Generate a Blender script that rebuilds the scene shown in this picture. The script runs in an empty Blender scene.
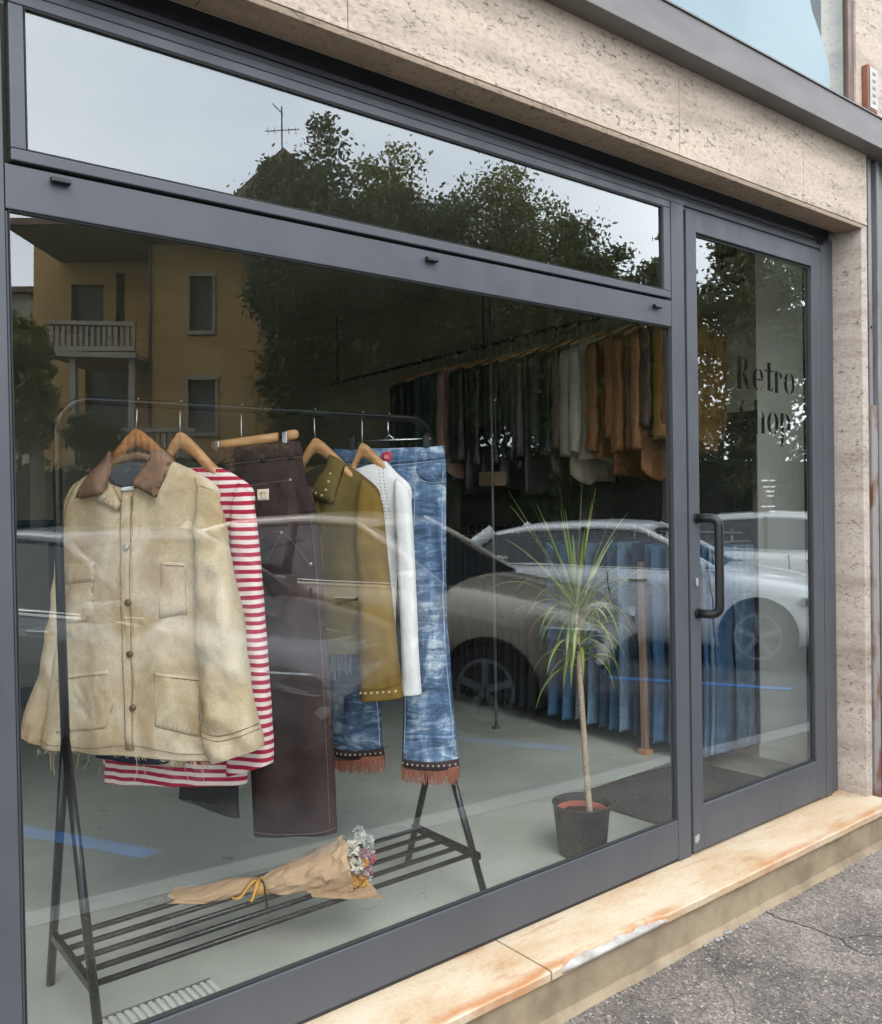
import bpy, bmesh, math, random
from math import sin, cos, pi, radians, sqrt, atan2
from mathutils import Vector, Matrix, noise
random.seed(7)
S = bpy.context.scene
COL = S.collection
# ------------------------------------------------------------------ camera
YAW, PITCH, ROLL, FPX = radians(38.53), radians(-.6875), radians(-.942), 883.
CAM = Vector((0, -2.085, 1.40))
fw = Vector((sin(YAW)*cos(PITCH), cos(YAW)*cos(PITCH), sin(PITCH)))
r0 = Vector((cos(YAW), -sin(YAW), 0)); u0 = r0.cross(fw)
rt = r0*cos(ROLL) + u0*sin(ROLL); up = -r0*sin(ROLL) + u0*cos(ROLL)
cd = bpy.data.cameras.new('camera'); cam = bpy.data.objects.new('camera', cd); COL.objects.link(cam)
cam.matrix_world = Matrix(((rt.x, up.x, -fw.x, CAM.x), (rt.y, up.y, -fw.y, CAM.y), (rt.z, up.z, -fw.z, CAM.z), (0, 0, 0, 1)))
cd.sensor_fit = 'VERTICAL'; cd.sensor_height = 36; cd.lens = FPX/1024*36; cd.clip_start = .02; cd.clip_end = 600
S.camera = cam
def ray(px, py): return fw + rt*((px-441)/FPX) - up*((py-512)/FPX)
def on(px, py, ax, val):
    d = ray(px, py); return CAM + d*((val-CAM[ax])/d[ax])
# ------------------------------------------------------------------ world, sun, exposure
W = bpy.data.worlds.new('World'); S.world = W; W.use_nodes = True
wn = W.node_tree.nodes; wl = W.node_tree.links
bg = wn['Background']; bg.inputs[1].default_value = .12
sky = wn.new('ShaderNodeTexSky'); sky.sky_type = 'NISHITA'; sky.sun_disc = False
SUN_EL, SUN_AZ = radians(48), radians(200)
sky.sun_elevation = SUN_EL; sky.sun_rotation = SUN_AZ; sky.dust_density = 3
tc = wn.new('ShaderNodeTexCoord'); nz = wn.new('ShaderNodeTexNoise'); nz.inputs['Scale'].default_value = 2.2; nz.inputs['Detail'].default_value = 5
mp = wn.new('ShaderNodeMapping'); mp.inputs['Scale'].default_value = (1, 1, 2.2)
rp = wn.new('ShaderNodeValToRGB'); rp.color_ramp.elements[0].color = (19, 21.2, 24.6, 1); rp.color_ramp.elements[0].position = .3
rp.color_ramp.elements[1].color = (27.5, 28.8, 30.5, 1); rp.color_ramp.elements[1].position = .7
wm = wn.new('ShaderNodeMix'); wm.data_type = 'RGBA'; wm.inputs[0].default_value = .8
wl.new(tc.outputs['Generated'], mp.inputs[0]); wl.new(mp.outputs[0], nz.inputs['Vector']); wl.new(nz.outputs[0], rp.inputs[0])
wl.new(sky.outputs[0], wm.inputs[6]); wl.new(rp.outputs[0], wm.inputs[7]); wl.new(wm.outputs[2], bg.inputs[0])
sd = bpy.data.lights.new('sun', 'SUN'); sd.energy = 1.0; sd.angle = radians(25); sd.color = (1, .95, .88)
so = bpy.data.objects.new('sun', sd); COL.objects.link(so)
so.rotation_euler = (radians(90)-SUN_EL, 0, pi-SUN_AZ)
S.view_settings.view_transform = 'Standard'; S.view_settings.look = 'None'; S.view_settings.exposure = .55; S.view_settings.gamma = 1
S.render.engine = 'CYCLES'
try:
    S.cycles.use_denoising = True; S.cycles.denoiser = 'OPENIMAGEDENOISE'
except Exception: pass
S.cycles.max_bounces = 10; S.cycles.transparent_max_bounces = 24; S.cycles.sample_clamp_indirect = 6
# ------------------------------------------------------------------ materials
def newmat(name):
    m = bpy.data.materials.new(name); m.use_nodes = True
    return m, m.node_tree.nodes, m.node_tree.links, m.node_tree.nodes['Principled BSDF']
def coords(n, l, scale=(1, 1, 1), rot=(0, 0, 0)):
    t = n.new('ShaderNodeTexCoord'); p = n.new('ShaderNodeMapping'); p.inputs['Scale'].default_value = scale; p.inputs['Rotation'].default_value = rot
    l.new(t.outputs['Object'], p.inputs[0]); return p.outputs[0]
def noisef(n, l, vec, scale, detail=4, rough=.55, dist=0):
    t = n.new('ShaderNodeTexNoise'); t.inputs['Scale'].default_value = scale; t.inputs['Detail'].default_value = detail
    t.inputs['Roughness'].default_value = rough; t.inputs['Distortion'].default_value = dist
    l.new(vec, t.inputs['Vector']); return t.outputs[0]
def ramp(n, l, fac, stops):
    r = n.new('ShaderNodeValToRGB'); e = r.color_ramp.elements
    while len(e) < len(stops): e.new(.5)
    for k, (p, c) in enumerate(stops):
        e[k].position = p; e[k].color = (c, c, c, 1) if not hasattr(c, '__len__') else (*c, 1)
    l.new(fac, r.inputs[0]); return r.outputs[0]
def mix(n, l, fac, a, b, mode='MIX'):
    m = n.new('ShaderNodeMix'); m.data_type = 'RGBA'; m.blend_type = mode
    for i, v in ((0, fac), (6, a), (7, b)):
        if hasattr(v, 'links') or hasattr(v, 'node'): l.new(v, m.inputs[i])
        elif i == 0: m.inputs[0].default_value = v
        else: m.inputs[i].default_value = (*v, 1)
    return m.outputs[2]
def bump(n, l, b, h, strength=.3, dist=.002):
    t = n.new('ShaderNodeBump'); t.inputs['Strength'].default_value = strength; t.inputs['Distance'].default_value = dist
    l.new(h, t.inputs['Height']); l.new(t.outputs[0], b.inputs['Normal'])
def P(name, a, b=None, scale=6, rough=.6, metal=0, bscale=0, bstr=.3, bdist=.002, stretch=(1, 1, 1), lo=.35, hi=.65, spec=.5, rvar=0):
    """a procedural paint/cloth/stone: two tones driven by noise, roughness and fine relief"""
    m, n, l, p = newmat(name)
    v = coords(n, l, stretch)
    if b is None: b = tuple(x*.8 for x in a)
    f = noisef(n, l, v, scale)
    l.new(ramp(n, l, f, [(lo, b), (hi, a)]), p.inputs['Base Color'])
    p.inputs['Roughness'].default_value = rough; p.inputs['Metallic'].default_value = metal; p.inputs['Specular IOR Level'].default_value = spec
    if rvar:
        l.new(ramp(n, l, noisef(n, l, v, scale*3), [(.3, max(0, rough-rvar)), (.7, min(1, rough+rvar))]), p.inputs['Roughness'])
    if bscale: bump(n, l, p, noisef(n, l, v, bscale, 3), bstr, bdist)
    return m
def glass_mat(name, tint=(.98, .99, .98), power=5, clear=False):
    m, n, l, p = newmat(name); n.remove(p)
    o = n['Material Output']; t = n.new('ShaderNodeBsdfTransparent'); t.inputs[0].default_value = (*tint, 1)
    if clear:
        l.new(t.outputs[0], o.inputs[0]); return m
    g = n.new('ShaderNodeBsdfGlossy'); g.inputs['Roughness'].default_value = 0.0; g.inputs[0].default_value = (.97, 1, .98, 1)
    v = coords(n, l); bp = n.new('ShaderNodeBump'); bp.inputs['Strength'].default_value = .05; bp.inputs['Distance'].default_value = .01
    l.new(noisef(n, l, v, 1.3, 1), bp.inputs['Height']); l.new(bp.outputs[0], g.inputs['Normal'])
    lw = n.new('ShaderNodeLayerWeight'); lw.inputs[0].default_value = .5
    p5 = n.new('ShaderNodeMath'); p5.operation = 'POWER'; p5.inputs[1].default_value = 5; l.new(lw.outputs['Facing'], p5.inputs[0])
    a = n.new('ShaderNodeMath'); a.operation = 'MULTIPLY_ADD'; a.inputs[1].default_value = -.96; a.inputs[2].default_value = .96; l.new(p5.outputs[0], a.inputs[0])
    b = n.new('ShaderNodeMath'); b.operation = 'POWER'; b.inputs[1].default_value = power; l.new(a.outputs[0], b.inputs[0])
    c = n.new('ShaderNodeMath'); c.operation = 'SUBTRACT'; c.inputs[0].default_value = 1; l.new(b.outputs[0], c.inputs[1])
    s = n.new('ShaderNodeMixShader'); l.new(c.outputs[0], s.inputs[0]); l.new(t.outputs[0], s.inputs[1]); l.new(g.outputs[0], s.inputs[2])
    l.new(s.outputs[0], o.inputs[0]); return m
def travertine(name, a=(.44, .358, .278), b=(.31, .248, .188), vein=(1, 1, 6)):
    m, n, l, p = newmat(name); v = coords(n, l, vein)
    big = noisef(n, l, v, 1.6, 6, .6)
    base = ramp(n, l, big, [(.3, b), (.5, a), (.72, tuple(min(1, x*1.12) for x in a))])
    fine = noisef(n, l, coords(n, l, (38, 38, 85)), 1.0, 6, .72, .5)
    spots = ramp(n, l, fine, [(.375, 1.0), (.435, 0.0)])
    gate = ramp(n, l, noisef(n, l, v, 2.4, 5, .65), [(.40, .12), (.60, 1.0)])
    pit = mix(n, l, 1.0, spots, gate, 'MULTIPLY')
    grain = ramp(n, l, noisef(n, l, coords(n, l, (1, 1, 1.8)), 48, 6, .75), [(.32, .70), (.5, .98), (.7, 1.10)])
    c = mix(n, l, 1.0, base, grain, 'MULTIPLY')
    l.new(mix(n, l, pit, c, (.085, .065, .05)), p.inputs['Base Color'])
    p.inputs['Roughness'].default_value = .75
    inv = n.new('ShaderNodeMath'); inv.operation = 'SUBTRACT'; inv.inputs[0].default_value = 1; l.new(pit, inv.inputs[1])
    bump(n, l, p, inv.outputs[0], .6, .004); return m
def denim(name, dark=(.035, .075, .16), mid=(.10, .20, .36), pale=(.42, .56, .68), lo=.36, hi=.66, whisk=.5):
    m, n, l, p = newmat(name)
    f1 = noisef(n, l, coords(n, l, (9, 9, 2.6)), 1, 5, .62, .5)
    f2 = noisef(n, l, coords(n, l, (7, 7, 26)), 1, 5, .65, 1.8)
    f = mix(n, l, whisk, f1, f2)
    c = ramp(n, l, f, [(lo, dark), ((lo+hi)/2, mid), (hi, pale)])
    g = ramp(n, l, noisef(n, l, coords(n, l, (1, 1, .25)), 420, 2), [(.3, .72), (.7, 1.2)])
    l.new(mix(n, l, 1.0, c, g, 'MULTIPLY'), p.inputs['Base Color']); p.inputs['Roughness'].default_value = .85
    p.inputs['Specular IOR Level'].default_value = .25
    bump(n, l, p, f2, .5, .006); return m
def stripes(name, a, b, period=.0235, duty=.5):
    m, n, l, p = newmat(name)
    t = n.new('ShaderNodeTexCoord'); s = n.new('ShaderNodeSeparateXYZ'); l.new(t.outputs['Object'], s.inputs[0])
    ad = n.new('ShaderNodeMath'); ad.operation = 'MULTIPLY_ADD'; ad.inputs[1].default_value = .018
    l.new(noisef(n, l, t.outputs['Object'], 5, 2), ad.inputs[0]); l.new(s.outputs[2], ad.inputs[2])
    d = n.new('ShaderNodeMath'); d.operation = 'DIVIDE'; d.inputs[1].default_value = period; l.new(ad.outputs[0], d.inputs[0])
    fr = n.new('ShaderNodeMath'); fr.operation = 'FRACT'; l.new(d.outputs[0], fr.inputs[0])
    st = ramp(n, l, fr.outputs[0], [(.02, 0.0), (.07, 1.0), (duty, 1.0), (duty+.05, 0.0)])
    l.new(mix(n, l, st, a, b), p.inputs['Base Color']); p.inputs['Roughness'].default_value = .9; p.inputs['Specular IOR Level'].default_value = .2
    bump(n, l, p, noisef(n, l, t.outputs['Object'], 300, 2), .2, .001); return m
def corduroy(name, a, b):
    m, n, l, p = newmat(name); v = coords(n, l)
    w = n.new('ShaderNodeTexWave'); w.inputs['Scale'].default_value = 95; w.bands_direction = 'X'; w.inputs['Distortion'].default_value = .6; l.new(v, w.inputs[0])
    f = noisef(n, l, v, 16, 4)
    c = ramp(n, l, f, [(.35, b), (.65, a)])
    g = ramp(n, l, w.outputs[1], [(0, .78), (1, 1.05)])
    l.new(mix(n, l, 1.0, c, g, 'MULTIPLY'), p.inputs['Base Color']); p.inputs['Roughness'].default_value = .9; p.inputs['Specular IOR Level'].default_value = .2
    bump(n, l, p, w.outputs[1], .5, .002); return m
def canvas_mat(name):
    m, n, l, p = newmat(name); v = coords(n, l)
    f = noisef(n, l, coords(n, l, (1, 1, .7)), 6.5, 6, .62, .6)
    c = ramp(n, l, f, [(.28, (.37, .255, .14)), (.43, (.48, .37, .23)), (.56, (.56, .46, .32)), (.74, (.65, .575, .44))])
    g = ramp(n, l, noisef(n, l, v, 260, 2, .6), [(.3, .84), (.7, 1.1)])
    dirt = ramp(n, l, noisef(n, l, coords(n, l, (1, 1, .5)), 14, 5, .7), [(.3, .90), (.5, 1.0)])
    c = mix(n, l, 1.0, c, g, 'MULTIPLY'); l.new(mix(n, l, 1.0, c, dirt, 'MULTIPLY'), p.inputs['Base Color'])
    p.inputs['Roughness'].default_value = .9; p.inputs['Specular IOR Level'].default_value = .15
    bump(n, l, p, noisef(n, l, v, 55, 6, .7, .8), .35, .004); return m
def asphalt(name, a, b, stone=(.42, .39, .35), cracks=True, amount=.62):
    m, n, l, p = newmat(name); v = coords(n, l)
    f = noisef(n, l, v, 2.3, 7, .68); c = ramp(n, l, f, [(.36, b), (.5, tuple((x+y)/2 for x, y in zip(a, b))), (.62, a), (.75, tuple(x*1.25 for x in a))])
    c = mix(n, l, 1.0, c, ramp(n, l, noisef(n, l, v, .85, 5, .6, .6), [(.36, .52), (.48, .95), (.62, 1.28)]), 'MULTIPLY')
    vo = n.new('ShaderNodeTexVoronoi'); vo.inputs['Scale'].default_value = 120; l.new(v, vo.inputs['Vector'])
    sp = ramp(n, l, vo.outputs['Color'], [(.25, .55), (.75, 1.4)])
    c = mix(n, l, .8, c, mix(n, l, 1.0, c, sp, 'MULTIPLY'))
    st = ramp(n, l, noisef(n, l, v, 75, 2, .5), [(amount, 0.0), (amount+.06, 1.0)])
    c = mix(n, l, st, c, stone)
    h = vo.outputs['Distance']
    if cracks:
        wv = n.new('ShaderNodeTexVoronoi'); wv.feature = 'DISTANCE_TO_EDGE'; wv.inputs['Scale'].default_value = .62
        ns = n.new('ShaderNodeTexNoise'); ns.inputs['Scale'].default_value = 4; ns.inputs['Detail'].default_value = 6; l.new(v, ns.inputs['Vector'])
        ad = n.new('ShaderNodeVectorMath'); ad.operation = 'MULTIPLY_ADD'; ad.inputs[1].default_value = (.42, .42, .42); l.new(ns.outputs['Color'], ad.inputs[0]); l.new(v, ad.inputs[2])
        l.new(ad.outputs[0], wv.inputs['Vector'])
        ck = ramp(n, l, wv.outputs['Distance'], [(.002, 1.0), (.008, 0.0)])
        gate = ramp(n, l, noisef(n, l, v, .9, 2), [(.43, 0.0), (.50, 1.0)])
        ck = mix(n, l, 1.0, ck, gate, 'MULTIPLY'); c = mix(n, l, ck, c, (.02, .018, .016))
    l.new(c, p.inputs['Base Color']); p.inputs['Roughness'].default_value = .9
    bump(n, l, p, h, .7, .006); return m
FRAME = P('grey_aluminium_paint', (.064, .067, .075), (.052, .055, .063), 3, .42, .0, 180, .06, .0005, (1, 1, .5), .3, .7, rvar=.11)
FRAME_D = P('dark_aluminium_groove', (.02, .021, .024), (.012, .012, .014), 3, .5)
BLACK = P('black_painted_steel', (.006, .006, .0065), (.009, .009, .0095), 12, .22, 0, 150, .05, .0004, spec=.38)
BLACKPL = P('black_plastic', (.006, .006, .006), (.010, .010, .010), 14, .38, 0, 60, .2, .001, spec=.35)
RUBBER = P('black_gasket', (.012, .012, .012), (.018, .018, .018), 9, .8)
TRAV = travertine('travertine_cladding')
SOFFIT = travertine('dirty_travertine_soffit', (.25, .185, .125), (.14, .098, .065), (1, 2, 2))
TRAV_J = travertine('travertine_jamb', (.38, .32, .265), (.26, .205, .16))
LEDGE = P('brown_grey_metal_ledge', (.135, .120, .112), (.105, .092, .085), 4, .5, .0, 60, .15, .001, (1, 1, 3))
GALV = P('weathered_galvanised_metal', (.20, .195, .19), (.12, .11, .105), 5, .5, .35, 30, .2, .001, (3, 3, .6))
RUST = P('rusty_sheet_metal', (.20, .18, .165), (.12, .045, .018), 4.5, .75, 0, 40, .5, .002, (2, 2, 1), .40, .52)
CHROME = P('chrome', (.6, .6, .6), (.5, .5, .5), 5, .2, 1)
STEELW = P('steel_wire', (.45, .45, .45), (.35, .35, .35), 5, .3, .9)
WOOD_O = P('orange_varnished_wood', (.40, .17, .055), (.28, .105, .03), 9, .35, 0, 60, .15, .001, (1, 3, 9))
WOOD_P = P('pale_varnished_wood', (.52, .29, .13), (.40, .20, .08), 9, .4, 0, 60, .15, .001, (1, 3, 9))
PLASTER = P('pale_grey_plaster', (.84, .85, .76), (.78, .79, .71), 2.2, .85, 0, 30, .2, .002)
FLOORM = P('polished_concrete', (.50, .52, .455), (.40, .42, .365), 1.9, .38, 0, 25, .03, .001, rvar=.12)
DARKMAT = P('charcoal_door_mat', (.05, .05, .05), (.03, .03, .03), 60, .95, 0, 300, .8, .003)
GLASS = glass_mat('window_glass', power=4); TGLASS = glass_mat('transom_glass', power=4.6); CLEAR = glass_mat('glass_back_face', (.985, .99, .985), clear=True)
# ------------------------------------------------------------------ object helpers
def tag(o, label=None, cat=None, group=None, kind=None):
    if label: o['label'] = label
    if cat: o['category'] = cat
    if group: o['group'] = group
    if kind: o['kind'] = kind
    return o
def thing(name, label, cat, loc=(0, 0, 0), rz=0, group=None):
    o = bpy.data.objects.new(name, None); COL.objects.link(o); o.empty_display_size = .1
    o.location = loc; o.rotation_euler = (0, 0, rz); return tag(o, label, cat, group)
def base_of(p):
    v = Vector((0, 0, 0))
    while p is not None: v += Vector(p.location); p = p.parent
    return v
def children(o): return [c for c in bpy.data.objects if c.parent == o]
def copy_tree(o, parent=None):
    c = o.copy(); COL.objects.link(c); c.parent = parent
    for ch in children(o):
        if ch is not c: copy_tree(ch, c)
    return c
class MB:
    def __init__(s): s.v = []; s.f = []
    def add(s, vs, fs):
        o = len(s.v); s.v += [Vector(v) for v in vs]; s.f += [tuple(i+o for i in f) for f in fs]; return s
    def box(s, x0, x1, y0, y1, z0, z1):
        return s.add([(x, y, z) for x in (x0, x1) for y in (y0, y1) for z in (z0, z1)],
                     [(0, 1, 3, 2), (4, 6, 7, 5), (0, 4, 5, 1), (2, 3, 7, 6), (0, 2, 6, 4), (1, 5, 7, 3)])
    def obox(s, c, ax, ay, az):
        c = Vector(c); ax = Vector(ax); ay = Vector(ay); az = Vector(az)
        return s.add([c+ax*i+ay*j+az*k for i in (-1, 1) for j in (-1, 1) for k in (-1, 1)],
                     [(0, 1, 3, 2), (4, 6, 7, 5), (0, 4, 5, 1), (2, 3, 7, 6), (0, 2, 6, 4), (1, 5, 7, 3)])
    def loft(s, rings, cap=True, closed=True):
        n = len(rings[0]); o = len(s.v)
        for r in rings: s.v += [Vector(p) for p in r]
        for i in range(len(rings)-1):
            for j in range(n if closed else n-1):
                k = (j+1) % n; s.f.append((o+i*n+j, o+i*n+k, o+(i+1)*n+k, o+(i+1)*n+j))
        if cap and closed:
            s.f.append(tuple(o+j for j in range(n-1, -1, -1))); s.f.append(tuple(o+(len(rings)-1)*n+j for j in range(n)))
        return s
    def tube(s, pts, r, n=8, cap=True, twist=0):
        pts = [Vector(p) for p in pts]; rr = r if hasattr(r, '__len__') else [r]*len(pts); rings = []
        ref = None
        for i, p in enumerate(pts):
            t = (pts[min(i+1, len(pts)-1)] - pts[max(i-1, 0)]).normalized()
            if ref is None: ref = Vector((0, 0, 1)) if abs(t.z) < .9 else Vector((1, 0, 0))
            a = (ref - t*ref.dot(t)).normalized(); b = t.cross(a); ref = a
            rings.append([p + a*rr[i]*cos(2*pi*j/n+twist) + b*rr[i]*sin(2*pi*j/n+twist) for j in range(n)])
        return s.loft(rings, cap)
    def lathe(s, c, prof, n=32, cap=True):
        c = Vector(c); return s.loft([[c+Vector((r*cos(2*pi*j/n), r*sin(2*pi*j/n), z)) for j in range(n)] for r, z in prof], cap)
    def prism(s, poly, d):
        d = Vector(d); return s.loft([[Vector(p) for p in poly], [Vector(p)+d for p in poly]])
    def mirror(s):
        for v in s.v: v.y = -v.y
        s.f = [f[::-1] for f in s.f]; return s
    def build(s, name, m, parent=None, smooth=False, local=False, bevel=0, recalc=True, sub=0):
        me = bpy.data.meshes.new(name); b = Vector((0, 0, 0)) if local else base_of(parent)
        me.from_pydata([v-b for v in s.v], [], s.f)
        if recalc:
            bm = bmesh.new(); bm.from_mesh(me); bmesh.ops.recalc_face_normals(bm, faces=bm.faces); bm.to_mesh(me); bm.free()
        if smooth: me.polygons.foreach_set('use_smooth', [True]*len(me.polygons))
        me.update(); me.materials.append(m)
        o = bpy.data.objects.new(name, me); COL.objects.link(o); o.parent = parent
        if bevel:
            md = o.modifiers.new('bevel', 'BEVEL'); md.width = bevel; md.segments = 2; md.limit_method = 'ANGLE'; md.angle_limit = radians(40)
        if sub:
            md = o.modifiers.new('subdivision', 'SUBSURF'); md.levels = sub; md.render_levels = sub
        return o
def catmull(pts, m):
    out = []; n = len(pts)
    for i in range(n-1):
        p0, p1, p2, p3 = pts[max(i-1, 0)], pts[i], pts[i+1], pts[min(i+2, n-1)]
        for k in range(m):
            t = k/m; out.append(.5*((2*p1)+(p2-p0)*t+(2*p0-5*p1+4*p2-p3)*t*t+(3*p1-p0-3*p2+p3)*t**3))
    out.append(pts[-1].copy()); return out
V3 = lambda *a: Vector(a)
def pane(name, x0, x1, z0, z1, parent, y=.014, t=.012, front=None):
    me = bpy.data.meshes.new(name); b = base_of(parent)
    vs = [(x, yy, z) for x in (x0, x1) for yy in (y, y+t) for z in (z0, z1)]
    fs = [(0, 4, 5, 1), (2, 3, 7, 6), (0, 1, 3, 2), (4, 6, 7, 5), (0, 2, 6, 4), (1, 5, 7, 3)]
    me.from_pydata([Vector(v)-b for v in vs], [], fs); me.materials.append(front or GLASS); me.materials.append(CLEAR)
    for i, p in enumerate(me.polygons): p.material_index = 0 if i == 0 else 1
    o = bpy.data.objects.new(name, me); COL.objects.link(o); o.parent = parent; return o
# ------------------------------------------------------------------ setting
def structure(name, mb, m): return tag(mb.build(name, m), kind='structure')
ROAD_Z, PAVE_Z = -.33, -.165
def kerb_y(x): return -(1.66 - .10*max(-8, min(x, 7)))
ASPH_P = asphalt('worn_pavement_asphalt', (.155, .131, .110), (.070, .058, .050), (.27, .235, .19), False)
ASPH_R = asphalt('road_asphalt', (.062, .060, .058), (.042, .041, .04), (.14, .13, .125), False, .68)
KERBM = P('granite_kerb', (.24, .235, .225), (.18, .175, .17), 20, .8, 0, 120, .3, .002)
structure('road', MB().add([(-200, -250, ROAD_Z), (250, -250, ROAD_Z), (250, 60, ROAD_Z), (-200, 60, ROAD_Z)], [(0, 1, 2, 3)]), ASPH_R)
xs = [-40, -8, 7, 60]
mb = MB()
for a, b in zip(xs[:-1], xs[1:]):
    mb.add([(a, kerb_y(a)+.14, PAVE_Z), (b, kerb_y(b)+.14, PAVE_Z), (b, 8, PAVE_Z), (a, 8, PAVE_Z)], [(0, 1, 2, 3)])
structure('pavement', mb, ASPH_P)
mb = MB()
for a, b in zip(xs[:-1], xs[1:]):
    ka, kb = kerb_y(a), kerb_y(b); q = [(a, ka, ROAD_Z-.02), (a, ka+.02, PAVE_Z+.003), (a, ka+.16, PAVE_Z+.003), (a, ka+.16, ROAD_Z-.02)]
    mb.loft([[Vector(p) for p in q], [Vector((b, p[1]-ka+kb, p[2])) for p in q]])
structure('kerb', mb, KERBM)
CRACKM = P('dark_crack', (.018, .016, .014), (.03, .026, .022), 30, .95)
def crack(path, w0):
    c = catmull([on(x, y, 2, PAVE_Z) for x, y in path], 14); L = []; Rr = []
    for i, p in enumerate(c):
        t = (c[min(i+1, len(c)-1)]-c[max(i-1, 0)]).normalized(); n_ = V3(-t.y, t.x, 0); f = i/(len(c)-1)
        w = w0*(1-.75*f)*(.55+.9*abs(noise.noise(p*31))); j = n_*.022*noise.noise(p*14)+n_*.008*noise.noise(p*60)
        L.append(p+j+n_*w+V3(0, 0, .0012)); Rr.append(p+j-n_*w+V3(0, 0, .0012))
    n_ = len(L); structure('pavement_crack', MB().add(L+Rr, [(i, i+1, n_+i+1, n_+i) for i in range(n_-1)]), CRACKM)
crack([(765, 912), (790, 922), (815, 928), (838, 939), (862, 935), (900, 938)], .0055); crack([(838, 939), (855, 950), (872, 957), (900, 954)], .0045); crack([(700, 905), (722, 935), (716, 965), (735, 1000), (728, 1040)], .0022); crack([(600, 985), (640, 1000), (690, 996), (720, 1010)], .0016)
BLUE = P('blue_parking_paint', (.03, .125, .34), (.05, .15, .32), 14, .7, lo=.3, hi=.5)
def vq(x, Y, z=0): return Vector((x, -Y, z))
HEAD = radians(62)
mb = MB()
for (x, Y) in ((1.15, 3.0), (4.05, 2.9), (6.9, 2.9), (9.8, 2.7)):
    d = Vector((cos(HEAD), sin(HEAD), 0)); nrm = Vector((d.y, -d.x, 0)); c = vq(x, Y, ROAD_Z+.004)
    mb.add([c+d*.9-nrm*.06, c+d*.9+nrm*.06, c-d*3.8+nrm*.06, c-d*3.8-nrm*.06], [(0, 1, 2, 3)])
structure('parking_lines', mb, BLUE)
structure('floor', MB().box(-3, 4.6, .02, 7, -.12, 0), FLOORM)
# ------------------------------------------------------------------ shop building
SB = thing('shop_building', 'shop front with grey aluminium frames set in travertine cladding', 'building', (0, 0, 0))
def part(name, mb, m, parent=None, **k): return mb.build(name, m, parent or SB, **k)
X0, XJ, ZS = -3., 4.06, 2.62           # left end, right jamb, soffit height
# travertine lintel in slabs with fine joints
mb = MB()
for a, b in ((X0, -1.4), (-1.4, .2), (.2, 1.28), (1.28, 2.70), (2.70, 3.555), (3.555, 4.112)):
    mb.box(a+.0012, b-.0012, -.12, -.06, ZS+.022, 3.06)
part('lintel_cladding', mb, TRAV, bevel=.002)
part('lintel_core', MB().box(X0, 4.11, -.058, .30, ZS+.03, 3.0), PLASTER)
mb = MB()
for a, b in ((X0, -.6), (-.6, .9), (.9, 2.3), (2.3, XJ)): mb.box(a+.001, b-.001, -.122, -.012, ZS, ZS+.0175)
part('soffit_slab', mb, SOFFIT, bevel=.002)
mb = MB().box(XJ, 4.110, -.12, .1, -.16, ZS+.018)
part('jamb_cladding', mb, TRAV_J, bevel=.006)
part('left_pier', MB().box(X0, -2.66, -.10, .12, -.16, ZS-.001), TRAV_J, bevel=.004)
part('ledge', MB().box(-3, 6.2, -.20, -.02, 2.966, 3.098), LEDGE, bevel=.003)
part('ledge_flashing', MB().box(-3, 6.2, -.206, -.02, 3.0985, 3.104), LEDGE)
# upper storey wall, window
part('upper_wall', MB().box(4.185, 6, -.04, .2, 3.1045, 5.2), TRAV)
part('upper_wall', MB().box(X0, 1.0, -.04, .2, 3.1045, 5.2), TRAV)
part('upper_wall_above', MB().box(1.0, 4.19, -.04, .2, 4.35, 5.2), TRAV)
BROWN = P('brown_window_frame', (.16, .10, .075), (.10, .065, .05), 8, .5)
uw = part('upper_window', MB().box(4.135, 4.184, -.03, .0, 3.1045, 4.35).box(1.0, 1.05, -.03, .0, 3.1045, 4.35).box(1.05, 4.135, -.03, .0, 4.29, 4.35).box(1.05, 4.135, -.03, .0, 3.1045, 3.12), BROWN, bevel=.003)
UGL = glass_mat('upper_window_glass', (.80, .88, .90), .6)
pane('window_pane', 1.05, 4.135, 3.12, 4.29, uw, -.016, .012, UGL)
PALE_PANEL = P('pale_blue_panel', (.345, .375, .39), (.285, .325, .345), 1.5, .8, 0, 8, .2, .004)
mb = MB(); pr = [(1.05, 3.12), (4.07, 3.12), (4.06, 3.30), (4.045, 3.42), (3.98, 3.52), (3.90, 3.62), (3.86, 3.72), (3.87, 3.80), (3.93, 3.90), (3.95, 4.29), (1.05, 4.29)]
mb.prism([(x, .02, z) for x, z in pr], (0, .004, 0)); part('pale_panel', mb, PALE_PANEL, uw)  # flat pale panel with a curved right edge behind the pane
GREYI = P('dark_grey_panel', (.030, .038, .038), (.02, .025, .025), 4, .9)
part('dark_panel', MB().box(1.05, 4.13, .10, .11, 3.12, 4.29), GREYI, uw)  # flat dark panel behind the pale one
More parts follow.
